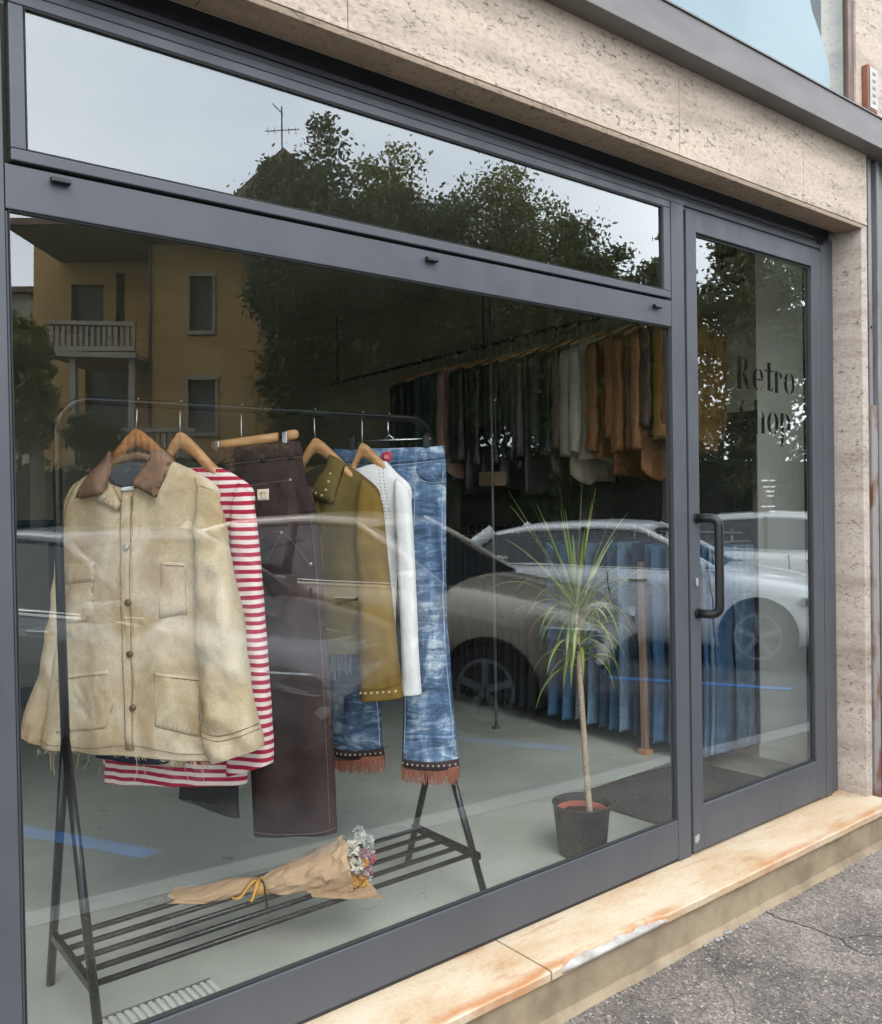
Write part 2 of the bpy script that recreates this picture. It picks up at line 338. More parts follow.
# sill: two marble slabs, chipped edge, concrete riser
MARB = None
def marble():
    m, n, l, p = newmat('stained_yellow_marble'); v = coords(n, l, (1, 1.8, 1.8))
    f = noisef(n, l, v, 2.6, 8, .68, .25)
    c = ramp(n, l, f, [(.28, (.34, .20, .10)), (.40, (.42, .30, .18)), (.55, (.47, .375, .26)), (.72, (.50, .43, .33))])
    st = ramp(n, l, noisef(n, l, coords(n, l, (1.2, 9, 6)), 2.6, 4, .6, .8), [(.60, 0.0), (.74, .7)])
    c = mix(n, l, st, c, (.30, .14, .055))
    tt = n.new('ShaderNodeTexCoord'); sx_ = n.new('ShaderNodeSeparateXYZ'); l.new(tt.outputs['Object'], sx_.inputs[0])
    wv = n.new('ShaderNodeMath'); wv.operation = 'MULTIPLY_ADD'; wv.inputs[1].default_value = .05; l.new(noisef(n, l, coords(n, l, (1, 1, 1)), 5, 4), wv.inputs[0]); l.new(sx_.outputs[1], wv.inputs[2])
    mr = n.new('ShaderNodeMapRange'); mr.inputs[1].default_value = -.24; mr.inputs[2].default_value = -.10; l.new(wv.outputs[0], mr.inputs[0])
    bd = ramp(n, l, mr.outputs[0], [(.16, 0.0), (.27, 1.0), (.33, 1.0), (.52, 0.0)])
    gt = ramp(n, l, noisef(n, l, coords(n, l, (1.1, 1, 1)), 1.6, 4, .6), [(.42, 0.0), (.56, .85)])
    c = mix(n, l, mix(n, l, 1.0, bd, gt, 'MULTIPLY'), c, (.36, .15, .05))
    g = ramp(n, l, noisef(n, l, coords(n, l), 70, 4, .7), [(.3, .85), (.7, 1.06)])
    l.new(mix(n, l, 1.0, c, g, 'MULTIPLY'), p.inputs['Base Color']); p.inputs['Roughness'].default_value = .5
    bump(n, l, p, noisef(n, l, coords(n, l), 45, 4), .25, .002); return m
MARB = marble()
YE = -.237
def sill_slab(name, x0, x1, ragged):
    """slab with a slightly worn, uneven front edge"""
    n = int((x1-x0)/.02)+2; top = []; rings = []
    for i in range(n):
        x = x0+(x1-x0)*i/(n-1); w = .004*noise.noise(V3(x*6, 3.1, 0)) + .002*noise.noise(V3(x*31, 1, 0))
        ch = 0
        if ragged:
            t = (x-1.90)/.52
            if 0 < t < 1: ch = (.026+.016*noise.noise(V3(x*18, 0, 5))+.010*noise.noise(V3(x*70, 0, 5)))*min(1, t*9, (1-t)*9)
        a = .12*(1 if not ragged and x > x1-.001 else 0)
        rings.append([V3(x, .06, -.032), V3(x, .06, 0), V3(x, YE+.03+ch, 0), V3(x, YE+.004+w+ch, -.001-.001*abs(w)*200), V3(x, YE+w+ch*.9, -.006-ch*.1), V3(x, YE+w+ch*.45, -.028), V3(x, YE+.004+w, -.032)])
    return MB().loft(rings)
part('sill_slab', sill_slab('a', -3.0, 1.858, False), MARB)
part('sill_slab', sill_slab('b', 1.865, 4.10, True), MARB)
FILL = P('white_filler', (.36, .35, .325), (.24, .215, .18), 14, .9, 0, 45, .9, .006)
mb = MB(); rings = []
for i in range(120):
    x = 1.90+.515*i/119; t = i/119; e = sqrt(max(0, 1-(2*t-1)**6)); w = .007*noise.noise(V3(x*19, 2, 7))+.005*noise.noise(V3(x*75, 2, 7))
    zt = -.002-.006*t
    rings.append([V3(x, YE+.03*e+w+.004, zt-.004), V3(x, YE+.016+w, zt-.006-.002*e), V3(x, YE+.002+w*.5-.004*e, -.016), V3(x, YE+.003-.004*e, -.027), V3(x, YE+.02, -.031), V3(x, YE+.05, -.02)])
part('plaster_repair', mb.loft(rings), FILL, smooth=True)
CONC = P('tan_concrete_riser', (.255, .20, .125), (.16, .118, .074), 7, .9, 0, 90, .5, .003)
n = 260; rings = []
for i in range(n):
    x = -3+7.08*i/(n-1); w = .003*noise.noise(V3(x*9, 8, 0)); s2 = .010*noise.noise(V3(x*4.1, 1, 2))
    rings.append([V3(x, .05, -.0325), V3(x, YE+.020+w, -.0325), V3(x, YE+.016+w*1.5, -.09), V3(x, YE+.013+w*2, -.145), V3(x, YE-.004+s2, -.163), V3(x, YE-.03+s2, -.172), V3(x, .05, -.172)])
part('sill_riser', MB().loft(rings), CONC)
mb = MB()
for i in range(90):      # crumbled mortar along the foot of the riser
    x = random.uniform(1.2, 4.0); rr = random.uniform(.002, .0075)*(1.6 if 2.6 < x < 2.9 else 1)
    c = V3(x, YE+.006-abs(random.gauss(0, .018)), PAVE_Z+rr*.3)
    mb.lathe(c, [(rr*.5, -rr*.4), (rr, 0), (rr*.6, rr*.55)], 6)
tag(mb.build('mortar_crumbs', KERBM), 'crumbled mortar grit along the foot of the shop step', 'grit', kind='stuff')
# aluminium shop front
def frm(name, boxes, parent=None, m=FRAME, bevel=.0025):
    mb = MB()
    for b in boxes: mb.box(*b)
    return part(name, mb, m, parent, bevel=bevel)
YB = .034
frm('left_mullion', [(.356, .466, 0, YB, 0, 2.53)])
frm('mullion', [(2.8035, 2.882, 0, YB, 0, 2.53)])
frm('head_frame', [(.356, 3.9165, .006, YB, 2.532, 2.552)])
frm('head_frame', [(.356, 3.9165, .022, YB, 2.558, 2.574)])
frm('head_frame', [(.356, 3.9165, .030, YB, 2.582, 2.598)])
frm('head_recess', [(.356, XJ, .040, .10, 2.5525, 2.6505)], m=FRAME_D, bevel=0)
SW = frm('shop_window', [(.468, 2.802, .0015, YB, .012, .160)])
frm('frame_rail', [(.468, 2.802, .0015, YB, 2.052, 2.150)], SW)
for xx in ((.468, .474), (2.797, 2.802)): frm('window_stile', [(*xx, .008, YB, .1615, 2.051)], SW)
frm('gasket', [(.474, 2.797, .006, .0139, .1615, .167), (.474, 2.797, .006, .0139, 2.048, 2.0515), (.4745, .477, .006, .0139, .167, 2.048), (2.792, 2.7965, .006, .0139, .167, 2.048)], SW, RUBBER, 0)
pane('pane', .474, 2.797, .162, 2.051, SW)
frm('bottom_track', [(.356, 2.882, .006, YB, .0005, .011)], SW, FRAME_D, 0)
for x, z in ((.56, 2.128), (1.615, 2.118), (2.685, 2.112)):
    mb = MB().prism([(x, -.0005, z+.012), (x, -.016, z+.008), (x, -.018, z-.002), (x, -.0005, z-.003)], (.042, 0, 0)); part('drain_cap', mb, BLACKPL, SW, bevel=.002)
TW = frm('transom_window', [(.480, 2.792, -.005, .034, 2.158, 2.184), (.480, 2.792, -.005, .034, 2.500, 2.526), (.480, .511, -.005, .034, 2.1845, 2.4995), (2.752, 2.792, -.005, .034, 2.1845, 2.4995)])
frm('gasket', [(.512, 2.751, -.004, .0039, 2.1845, 2.188), (.512, 2.751, -.004, .0039, 2.495, 2.4995), (.512, .515, -.004, .0039, 2.188, 2.495), (2.742, 2.751, -.004, .0039, 2.188, 2.495)], TW, RUBBER, 0)
pane('pane', .512, 2.751, 2.185, 2.4995, TW, .004, .012, TGLASS)
frm('shadow_gap', [(.466, 2.8035, .02, .05, 2.1501, 2.157), (.468, 2.802, .02, .05, 2.527, 2.5315)], TW, FRAME_D, 0)
# door
DAYLIGHT_BAY = frm('shop_window', [(-2.655, .3545, .0015, YB, .012, .160)])  # unseen left bay, added to bring more daylight onto the right wall
frm('frame_rail', [(-2.60, .3545, .0015, YB, 2.052, 2.150)], DAYLIGHT_BAY)
frm('window_stile', [(-2.655, -2.601, 0, YB, .161, 2.53)], DAYLIGHT_BAY)
frm('head_frame', [(-2.60, .3545, .006, YB, 2.50, 2.62)], DAYLIGHT_BAY)
pane('pane', -2.60, .3545, .1605, 2.0515, DAYLIGHT_BAY); pane('pane', -2.60, .3545, 2.1505, 2.4995, DAYLIGHT_BAY, front=TGLASS)
DR = frm('door', [(2.893, 2.957, -.004, .034, .012, 2.515), (3.826, 3.905, -.004, .034, .012, 2.515), (2.957, 3.826, -.0035, .034, .0125, .186), (2.957, 3.826, -.0035, .034, 2.437, 2.5145)])
frm('gasket', [(2.958, 3.825, .007, .0139, .1865, .196), (2.958, 3.825, .007, .0139, 2.426, 2.4365), (2.958, 2.966, .007, .0139, .196, 2.426), (3.814, 3.825, .007, .0139, .196, 2.426)], DR, RUBBER, 0)
pane('pane', 2.958, 3.825, .187, 2.4365, DR)
for bx in ((3.917, 3.962, .0, .09, 0, 2.552), (3.972, 4.006, .012, .09, 0, 2.574), (4.014, 4.058, .020, .09, 0, 2.598)): frm('door_frame', [bx])
frm('door_head', [(2.884, 3.916, .012, .09, 2.5175, 2.531)])
frm('door_groove', [(2.8825, 3.9165, .03, .089, .0, .0115), (3.906, 4.058, .045, .088, .0, 2.53), (2.883, 2.892, .03, .088, .0115, 2.516)], None, FRAME_D, 0)
hx0, hx1 = 2.935, 2.965
pts = [V3(hx0, -.004, 1.318), V3(hx0+.008, -.045, 1.318)]
for k in range(7):
    a = k/6*pi/2; pts.append(V3(hx0+.012+.012*sin(a), -.060-.028*sin(a), 1.318-.03*(1-cos(a))))
for k in range(7):
    a = pi/2-k/6*pi/2; pts.append(V3(hx0+.012+.012*sin(a), -.060-.028*sin(a), .945+.03*(1-cos(a))))
pts += [V3(hx0+.008, -.045, .945), V3(hx0, -.004, .945)]
h = part('handle', MB().tube(pts, .0175, 14), BLACKPL, DR, smooth=True)
for z in (1.318, .945): part('handle_mount', MB().tube([V3(hx0, -.0045, z), V3(hx0, -.014, z)], .021, 16), BLACKPL, h, bevel=.002)
lk = part('lock', MB().box(2.918, 2.934, -.012, -.0045, 1.05, 1.085), CHROME, DR, bevel=.003)
part('paint_chip', MB().prism([(2.897, -.0046, .072), (2.925, -.0046, .080), (2.928, -.0046, .058), (2.912, -.0046, .045), (2.899, -.0046, .05)], (0, .0005, 0)), FILL, DR)
SCUFF = P('pale_scuffs', (.13, .13, .135), (.10, .10, .105), 9, .6)
for k in range(14):
    x = random.choice([random.uniform(2.9, 3.9), random.uniform(.6, 2.85)]); z = random.uniform(.015, .14); rr = random.uniform(.0012, .003)
    y0 = -.0045 if x > 2.9 else 0.0
    part('paint_chip', MB().add([(x+rr*cos(a)*random.uniform(.6, 1.6), y0-.0004, z+rr*1.3*sin(a)) for a in [2*pi*i/7 for i in range(7)]], [tuple(range(7))]), SCUFF, DR if x > 2.9 else SW)
# interior shell
part('jamb_core', MB().box(4.1115, 4.5, .022, .086, -.16, 3.0), PLASTER)
part('side_wall', MB().box(4.28, 4.5, .087, .56, 0.001, 3.0), PLASTER)
part('side_wall', MB().box(4.28, 4.5, .561, 7, 0.001, 3.0), P('shaded_olive_wall', (.27, .26, .20), (.22, .21, .16), 1.6, .9))  # same wall farther in; its shade and tree reflection are put into the colour
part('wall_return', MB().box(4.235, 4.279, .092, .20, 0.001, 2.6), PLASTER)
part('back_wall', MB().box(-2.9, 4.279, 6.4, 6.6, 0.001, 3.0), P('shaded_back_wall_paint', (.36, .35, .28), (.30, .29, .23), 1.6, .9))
part('far_side_wall', MB().box(-3, -2.9, .3, 6.6, 0.001, 3.0), PLASTER)
part('front_wall_inside', MB().box(-3, -2.66, .125, .29, 0.001, 3.0), PLASTER)
part('dark_wall_panel', MB().box(4.262, 4.279, .565, 4.6, .071, 1.86), P('black_wall_panel', (.02, .02, .021), (.014, .014, .015), 5, .7))
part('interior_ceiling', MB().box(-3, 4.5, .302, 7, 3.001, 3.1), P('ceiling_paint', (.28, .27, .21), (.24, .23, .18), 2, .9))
part('skirting', MB().box(4.262, 4.279, .202, .56, .001, .07), PLASTER, bevel=.002)
# door lettering (stencil didone letters)
INK = P('black_vinyl', (.004, .004, .004), (.006, .006, .006), 20, .9, spec=.05); WHITEV = P('white_vinyl', (.75, .75, .75), (.7, .7, .7), 20, .6)
def crescent(cx, cz, rx, rz, inner, side, a0=-84, a1=84, n=20):
    o = [(cx+side*rx*cos(radians(a0+(a1-a0)*i/n)), cz+rz*sin(radians(a0+(a1-a0)*i/n))) for i in range(n+1)]
    q = [(cx+side*rx*inner*cos(radians(a1-(a1-a0)*i/n)), cz+rz*.97*sin(radians(a1-(a1-a0)*i/n))) for i in range(n+1)]
    return o+q
def rect(x0, x1, z0, z1): return [(x0, z0), (x1, z0), (x1, z1), (x0, z1)]
GL = {  # unit: x-height = 1
 'e': (.92, [crescent(.45, .5, .45, .5, .42, -1), crescent(.49, .5, .40, .5, .45, 1, 8, 86), rect(.20, .86, .47, .53), crescent(.49, .5, .38, .5, .86, 1, -80, -30)]),
 't': (.66, [rect(.20, .46, .06, 1.34), rect(.0, .17, .93, 1.0), rect(.49, .68, .93, 1.0), crescent(.46, .2, .2, .2, .4, 1, -88, 0)]),
 'r': (.74, [rect(.06, .32, 0, 1.0), crescent(.40, .70, .30, .30, .3, 1, 0, 88), rect(.0, .38, 0, .035)]),
 'o': (.98, [crescent(.44, .5, .44, .5, .40, -1), crescent(.52, .5, .44, .5, .40, 1)]),
 'h': (1.0, [rect(.05, .31, 0, 1.5), rect(.62, .88, 0, .72), crescent(.60, .70, .28, .30, .35, 1, 0, 88), rect(0, .36, 0, .035), rect(.57, .93, 0, .035)]),
 'p': (1.0, [rect(.06, .32, -.55, 1.0), crescent(.46, .5, .46, .5, .42, 1), rect(0, .38, -.55, -.515)]),
 'R': (1.2, [rect(.08, .38, 0, 1.45), crescent(.50, 1.1, .42, .35, .4, 1), [(.48, .72), (.70, .72), (1.12, 0), (.80, 0)]]),
 'S': (1.05, [crescent(.5, 1.06, .46, .40, .42, -1), crescent(.5, .40, .46, .42, .42, 1), crescent(.5, 1.06, .42, .40, .75, 1, 30, 86), crescent(.5, .4, .44, .42, .75, -1, -86, -30)])}
def lettering(word, x_right, z0, k, adv):
    mb = MB(); w = sum(GL[c][0]+adv for c in word)*k; x = x_right-w
    for c in word:
        for poly in GL[c][1]:
            mb.prism([(x+px*k, .0262, z0+pz*k) for px, pz in poly], (0, .0006, 0))
        x += (GL[c][0]+adv)*k
    return mb
LET = [lettering('Retro', 3.735, 1.852, .094, .10), lettering('Shop', 3.700, 1.670, .094, .10)]
part('lettering', LET[0], INK, DR); part('lettering', LET[1], INK, DR)
for (z, segs) in ((1.452, ((0, .075), (.085, .14))), (1.425, ((.02, .09), (.098, .14))), (1.405, ((.05, .14),)), (1.385, ((.06, .14),)), (1.340, ((0, .05), (.058, .14))), (1.318, ((.08, .14),))):
    mb = MB()
    for a, b in segs:
        x = 3.445+a*.75
        while x < 3.445+b*.75-.004:
            wl_ = random.uniform(.004, .008); mb.box(x, x+wl_, .0262, .0267, z+.012, z+.0185); x += wl_+.003
    part('small_text', mb, WHITEV, DR)
# right neighbour: shutter guide rail
SR = thing('shutter_rail', 'weathered grey metal shutter rail with rusty lower cover beside the stone jamb', 'rail', (4.2, -.08, PAVE_Z))
part('channel', MB().box(4.135, 4.165, -.115, .02, PAVE_Z, 2.96).box(4.165, 4.20, -.095, .02, PAVE_Z, 2.96).box(4.20, 4.225, -.125, .02, PAVE_Z, 2.96).box(4.225, 4.30, -.105, .02, PAVE_Z, 2.96), GALV, SR, bevel=.003)
part('rust_cover', MB().box(4.124, 4.178, -.128, -.1155, -.12, 1.815).box(4.124, 4.134, -.115, -.03, -.12, 1.815), RUST, SR, bevel=.002)
part('bolt', MB().tube([(4.15, -.1155, 2.18), (4.15, -.122, 2.18)], .006, 8), FRAME_D, SR)
mb = MB()
for k in range(41): mb.box(4.301, 6.2, -.06+.006*(k % 2), .02, PAVE_Z+.0763*k, PAVE_Z+.0763*k+.0755)
RS = tag(mb.build('roller_shutter', GALV), 'closed grey ribbed roller shutter right of the shop door', 'shutter')
# bell plate on the upper wall
GREYB = P('grey_button', (.18, .18, .17), (.14, .14, .13), 9, .5)
bl = thing('intercom_panel', 'small copper coloured bell box with white name plate on the upper travertine wall', 'doorbell', (4.29, -.04, 3.23))
COPPER = P('copper_brown_metal', (.22, .09, .05), (.15, .06, .035), 9, .45, .3)
part('casing', MB().box(4.235, 4.325, -.075, -.0405, 3.225, 3.445), COPPER, bl, bevel=.006)
part('face_plate', MB().box(4.245, 4.317, -.0785, -.0755, 3.238, 3.432), P('ivory_plate', (.40, .39, .35), (.33, .32, .29), 12, .5), bl, bevel=.002)
for k in range(5): part('button', MB().box(4.268, 4.296, -.0805, -.079, 3.262+k*.034, 3.274+k*.034), GREYB, bl, bevel=.002)
# ------------------------------------------------------------------ clothes rack behind the window
YR, ZR, XL, XR = .47, 1.70, .69, 1.99
RK = thing('clothes_rack', 'black steel clothes rack with slatted bottom shelf behind the shop window', 'clothes rack', (1.34, .43, 0))
rad = .0125; cr = .09
pts = [V3(XL, .45, .74), V3(XL, YR, 1.2), V3(XL, YR, ZR-cr)]
pts += [V3(XL+cr*(1-cos(a)), YR, ZR-cr+cr*sin(a)) for a in [pi/2*i/8 for i in range(1, 9)]]
pts += [V3(XL+(XR-XL)*i/8, YR, ZR) for i in range(2, 8)]
pts += [V3(XR-cr*(1-cos(a)), YR, ZR-cr+cr*sin(a)) for a in [pi/2*i/8 for i in range(8, 0, -1)]]
pts += [V3(XR, YR, ZR-cr), V3(XR, YR, 1.2), V3(XR, .45, .56)]
part('rail_frame', MB().tube(pts, rad, 12), BLACK, RK, smooth=True)
for x, z in ((XL, .76), (XR, .58)):
    part('leg', MB().tube([(x, .449, z), (x, .19, .0)], .0125, 12), BLACK, RK, smooth=True)
    part('leg', MB().tube([(x, .451, z), (x, .66, .0)], .0125, 12), BLACK, RK, smooth=True)
    part('crossbar', MB().box(x-.009, x+.009, .232, .615, .150, .176), BLACK, RK, bevel=.003)
for k in range(5):
    y = .262+k*.079
    part('shelf_rod', MB().tube([(XL+.010, y, .166), (XR-.010, y, .166)], .0085, 10), BLACK, RK, smooth=True)
# ------------------------------------------------------------------ garment tools
class G:
    """a garment's vertical plane: hook on the rail, turned by ang from the rail; local x = its width, local -y = its front"""
    def __init__(s, px, py, ang=55):
        s.o = on(px, py, 1, YR); s.a = radians(ang); s.o = Vector((s.o.x, YR, ZR))
        s.U = Vector((cos(s.a), -sin(s.a), 0)); s.N = Vector((sin(s.a), cos(s.a), 0)); s.rz = -s.a
    def q(s, px, py):
        d = ray(px, py); t = (s.o-CAM).dot(s.N)/d.dot(s.N); p = CAM+d*t-s.o
        return (p.dot(s.U), p.z)
class Loft:
    """cloth tube: rows are pairs of silhouette points (left, right) going down, th = half thickness"""
    def __init__(s, g, rows, th=.04, fold=.006, seed=0, w0=0., m=14, fx=14, fz=2.4, ncol=30, flat=2.6, crease=.5, sag=0.):
        s.sag = sag; L = [Vector(g.q(*r[0])) for r in rows]; R = [Vector(g.q(*r[1])) for r in rows]
        s.L = catmull(L, m); s.R = catmull(R, m); s.n = len(s.L)
        t = th if hasattr(th, '__len__') else [th]*len(rows)
        tt = catmull([Vector((x, 0)) for x in t], m); s.th = [v.x for v in tt]
        s.fold, s.seed, s.w0, s.fx, s.fz, s.ncol, s.flat, s.crease = fold, seed, w0, fx, fz, ncol, flat, crease
    def prof(s, a): return max(0, 1-abs(a)**s.flat)**(1/s.flat)
    def disp(s, u, z, k):
        e = min(1, k/ (s.n*.18)+.25)
        a = noise.noise(V3(u*s.fx, z*s.fz, s.seed*3.7)); b = noise.noise(V3(u*s.fx*.6+z*9, z*13-u*7, s.seed*5.1+9))
        c = noise.noise(V3(u*45, z*38, s.seed+20))
        return s.fold*(a*1.5*e + b*s.crease*1.5 + c*.22)
    def point(s, i, a, side):
        p = s.L[i]*(.5-a/2)+s.R[i]*(.5+a/2); f = s.prof(a)
        w = s.th[i]*f + s.disp(p.x, p.y, i)*min(1, f*1.4)
        z = p.y + (s.sag*(i/(s.n-1))**3*(noise.noise(V3(p.x*7, s.seed*2.3, side*.4))-.2*a) if s.sag else 0)
        return V3(p.x, s.w0 - w if side > 0 else s.w0 + w*.8, z)
    def mesh(s):
        rings = []
        for i in range(s.n):
            r = [s.point(i, -cos(pi*k/s.ncol), 1) for k in range(s.ncol+1)]
            r += [s.point(i, cos(pi*k/s.ncol), -1) for k in range(1, s.ncol)]
            rings.append(r)
        return MB().loft(rings)
    def front(s, u, z, off=0.):
        best = None
        for i in range(s.n):
            w = s.R[i].x-s.L[i].x
            f = (u-s.L[i].x)/w if abs(w) > 1e-6 else .5
            f = max(0, min(1, f)); zz = s.L[i].y+f*(s.R[i].y-s.L[i].y)
            if best is None or abs(zz-z) < best[0]: best = (abs(zz-z), i, f*2-1)
        p = s.point(best[1], best[2], 1); return V3(u, p.y-off, z)
def dens(poly, step):
    out = []
    for i in range(len(poly)):
        a, b = Vector(poly[i]), Vector(poly[(i+1) % len(poly)]); k = max(1, int((b-a).length/step))
        out += [a+(b-a)*j/k for j in range(k)]
    return out
def patch(g, poly_px, lf=None, w=0., puff=.006, off=.003, step=.012, px=True, wob=0.):
    """flat cloth piece with a rounded edge, laid on a garment's front"""
    poly = [Vector(g.q(*p)) for p in poly_px] if px else [Vector(p) for p in poly_px]
    b = dens(poly, step); bm = bmesh.new()
    vs = [bm.verts.new((p.x, 0, p.y)) for p in b]; bm.faces.new(vs)
    bmesh.ops.triangulate(bm, faces=bm.faces[:])
    for _ in range(4):
        e = [x for x in bm.edges if x.calc_length() > step*1.7 and not x.is_boundary]
        if not e: break
        bmesh.ops.subdivide_edges(bm, edges=e, cuts=1); bmesh.ops.triangulate(bm, faces=bm.faces[:])
    bm.verts.index_update(); bnd = [v.is_boundary for v in bm.verts]; fr = []; bk = []
    n = len(b)
    for v in bm.verts:
        q = Vector((v.co.x, v.co.z)); d = 9
        for i in range(n):
            a, c = b[i], b[(i+1) % n]; e = c-a; t = max(0, min(1, (q-a).dot(e)/max(e.length_squared, 1e-9))); d = min(d, (q-a-e*t).length)
        h = puff*(1-math.exp(-d/.006)) + wob*noise.noise(V3(q.x*30, q.y*22, 4))
        y = lf.front(q.x, q.y).y if lf else w
        fr.append(V3(q.x, y-off-h, q.y)); bk.append(V3(q.x, y+.001, q.y))
    fs = [tuple(v.index for v in f.verts) for f in bm.faces]; bm.free()
    mb = MB(); mb.add(fr, fs); o = len(mb.v); mb.v += bk; mb.f += [tuple(i+o for i in f[::-1]) for f in fs]
    for i in range(n): j = (i+1) % n; mb.f.append((i, j, o+j, o+i))
    return mb
def seam(g, pts_px, lf, r=.0016, off=.0012, px=True, m=8):
    p = [Vector(g.q(*x)) if px else Vector(x) for x in pts_px]
    c = catmull(p, m) if len(p) > 1 else p
    return MB().tube([lf.front(q.x, q.y, off) for q in c], r, 5)
def disc(lf, u, z, r, t=.003, off=.001, n=14):
    c = lf.front(u, z, off); return MB().loft([[c+V3(r*k*cos(2*pi*i/n), -t*h, r*k*sin(2*pi*i/n)) for i in range(n)] for k, h in ((1, -1), (1, .6), (.8, 1), (.35, .8))])
def lpart(name, mb, m, parent, smooth=True, **k): return mb.build(name, m, parent, smooth=smooth, local=True, **k)
def hanger(g, label, peak=None, ends=None, mat=WOOD_O, straight=None, w=0.):
    h = thing('coat_hanger', label, 'hanger', g.o, g.rz, 'hangers on the window rack')
    if straight:
        (xa, za), (xb, zb) = g.q(*straight[0]), g.q(*straight[1]); peak_z = (za+zb)/2; xp = 0
        mb = MB().loft([[V3(xa+(xb-xa)*f, w+.010*cos(2*pi*i/12), za+(zb-za)*f+.0145*sin(2*pi*i/12)) for i in range(12)] for f in (0, .3, .7, 1)])
    else:
        xp, peak_z = g.q(*peak); E = [g.q(*e) for e in ends]; rings = []
        for k in range(49):
            q = -1+2*k/48; e = E[0] if q < 0 else E[1]; t = abs(q)
            x = xp+(e[0]-xp)*t; z = peak_z-.017-(peak_z-.017-e[1])*(t**1.25*.55+.45*t**.9 if t < 1 else 1)*(1-.0*t)
            z = peak_z-.0255-(peak_z-.0255-e[1])*(sqrt(t*t+.02)-sqrt(.02))/(sqrt(1.02)-sqrt(.02)); hh = .0265*(1-.30*t); d = .011+.009*t
            rings.append([V3(x, w+d*cos(2*pi*i/14), z+hh*sin(2*pi*i/14)) for i in range(14)])
        mb = MB().loft(rings)
    lpart('bar', mb, mat, h)
    R = rad+.0035; ca, sa = cos(g.a), sin(g.a)
    loop = [V3(-R*cos(a)*sa, R*cos(a)*ca, R*sin(a)) for a in [-pi*.5+pi*1.3*k/12 for k in range(13)]]
    lpart('hook', MB().tube([V3(xp, w, peak_z-.004), V3(xp*.6, w*.6, peak_z*.6-.012)]+loop, .0023, 8), STEELW, h)
    return h
def garment(name, label, cat, g): return thing(name, label, cat, g.o, g.rz, 'clothes hanging on the window rack')
CANV = canvas_mat('faded_tan_canvas')
CORD = corduroy('brown_corduroy', (.30, .18, .12), (.20, .115, .075))
LINING = P('charcoal_wool_lining', (.075, .08, .09), (.045, .05, .06), 60, .95)
NAVY = denim('navy_lining', (.012, .018, .035), (.02, .03, .055), (.05, .065, .10))
SEAMT = P('tan_seam_thread', (.24, .17, .085), (.17, .115, .055), 60, .9)
METALB = P('aged_brass_button', (.28, .20, .12), (.14, .10, .06), 20, .4, .7)
SILVB = P('pale_metal_button', (.65, .62, .52), (.4, .38, .3), 20, .35, .6)
# ---- tan work jacket
g = G(137, 402, 55)
hanger(g, 'orange wooden hanger inside the tan work jacket', (136, 429), ((92, 490), (196, 490)), WOOD_O)
J = garment('work_jacket', 'faded tan canvas work jacket with brown corduroy collar', 'jacket', g)
rows = [((112, 464), (170, 460)), ((88, 475), (196, 472)), ((72, 490), (219, 490)), ((65, 515), (215, 520)), ((62, 560), (206, 560)), ((61, 610), (203, 600)), ((57, 650), (204, 650)), ((50, 700), (208, 705)), ((43, 745), (213, 759))]
body = Loft(g, rows, [.012, .03, .045, .052, .055, .055, .054, .052, .048], .010, 1, fx=12, fz=2.0, ncol=64, m=22, crease=.45)
lpart('body', body.mesh(), CANV, J)
lpart('inner_lining', Loft(g, [((80, 640), (185, 640)), ((88, 700), (178, 700)), ((94, 757), (166, 764))], .034, .006, 3, w0=.012).mesh(), NAVY, J)
lpart('back_hem', Loft(g, [((76, 640), (192, 640)), ((84, 700), (192, 700)), ((93, 763), (174, 772))], .02, .006, 4, w0=.05).mesh(), CANV, J)
sl = Loft(g, [((78, 484), (88, 490)), ((64, 505), (76, 515)), ((54, 560), (74, 570)), ((45, 620), (70, 630)), ((34, 670), (62, 680)), ((24, 710), (50, 718)), ((17, 732), (43, 746))], [.015, .034, .042, .045, .047, .047, .047], .009, 5, w0=.035, fx=16, fz=5, crease=1.1, m=18)
lpart('sleeve', sl.mesh(), CANV, J)
sr = Loft(g, [((206, 486), (223, 492)), ((204, 510), (231, 520)), ((203, 545), (236, 555)), ((205, 600), (246, 612)), ((207, 650), (253, 662)), ((209, 700), (261, 707)), ((213, 738), (267, 735)), ((221, 758), (268, 744))], [.015, .036, .046, .05, .052, .053, .052, .05], .011, 6, w0=-.035, fx=16, fz=6, crease=1.2, m=18, ncol=40)
lpart('sleeve', sr.mesh(), CANV, J)
lpart('cuff_seam', seam(g, [(207, 722), (235, 728), (265, 720)], sr), SEAMT, J)
lpart('cuff_seam', seam(g, [(206, 727), (235, 733), (266, 725)], sr, .0011), SEAMT, J)
# open neck and collar
lpart('neck_lining', patch(g, [(117, 462), (124, 458), (150, 457), (158, 462), (150, 478), (146, 488), (134, 489), (120, 483)], body, puff=.002, off=.004), LINING, J)
lpart('collar', patch(g, [(114, 466), (122, 456), (140, 452), (154, 455), (160, 464), (150, 461), (138, 460), (126, 463)], body, puff=.006, off=.012), CORD, J)
lpart('collar', patch(g, [(116, 452), (119, 470), (118, 493), (104, 496), (88, 498), (94, 478), (104, 463)], body, puff=.008, off=.022, wob=.003), CORD, J)
lpart('collar', patch(g, [(160, 450), (169, 452), (175, 459), (172, 480), (167, 497), (155, 490), (143, 484), (150, 470)], body, puff=.008, off=.022, wob=.003), CORD, J)
lpart('lapel', patch(g, [(118, 492), (124, 486), (133, 503), (132, 510), (121, 505), (111, 499)], body, puff=.004, off=.014), CANV, J)
lpart('shirt_edge', patch(g, [(131, 488), (144, 486), (144, 490), (132, 492)], body, puff=.003, off=.008), P('white_cotton', (.75, .74, .70), (.66, .65, .6), 20, .9), J)
pl = [(132, 492), (143, 490), (143, 560), (142, 640), (140, 745)]
plp = pl[1:][::-1]
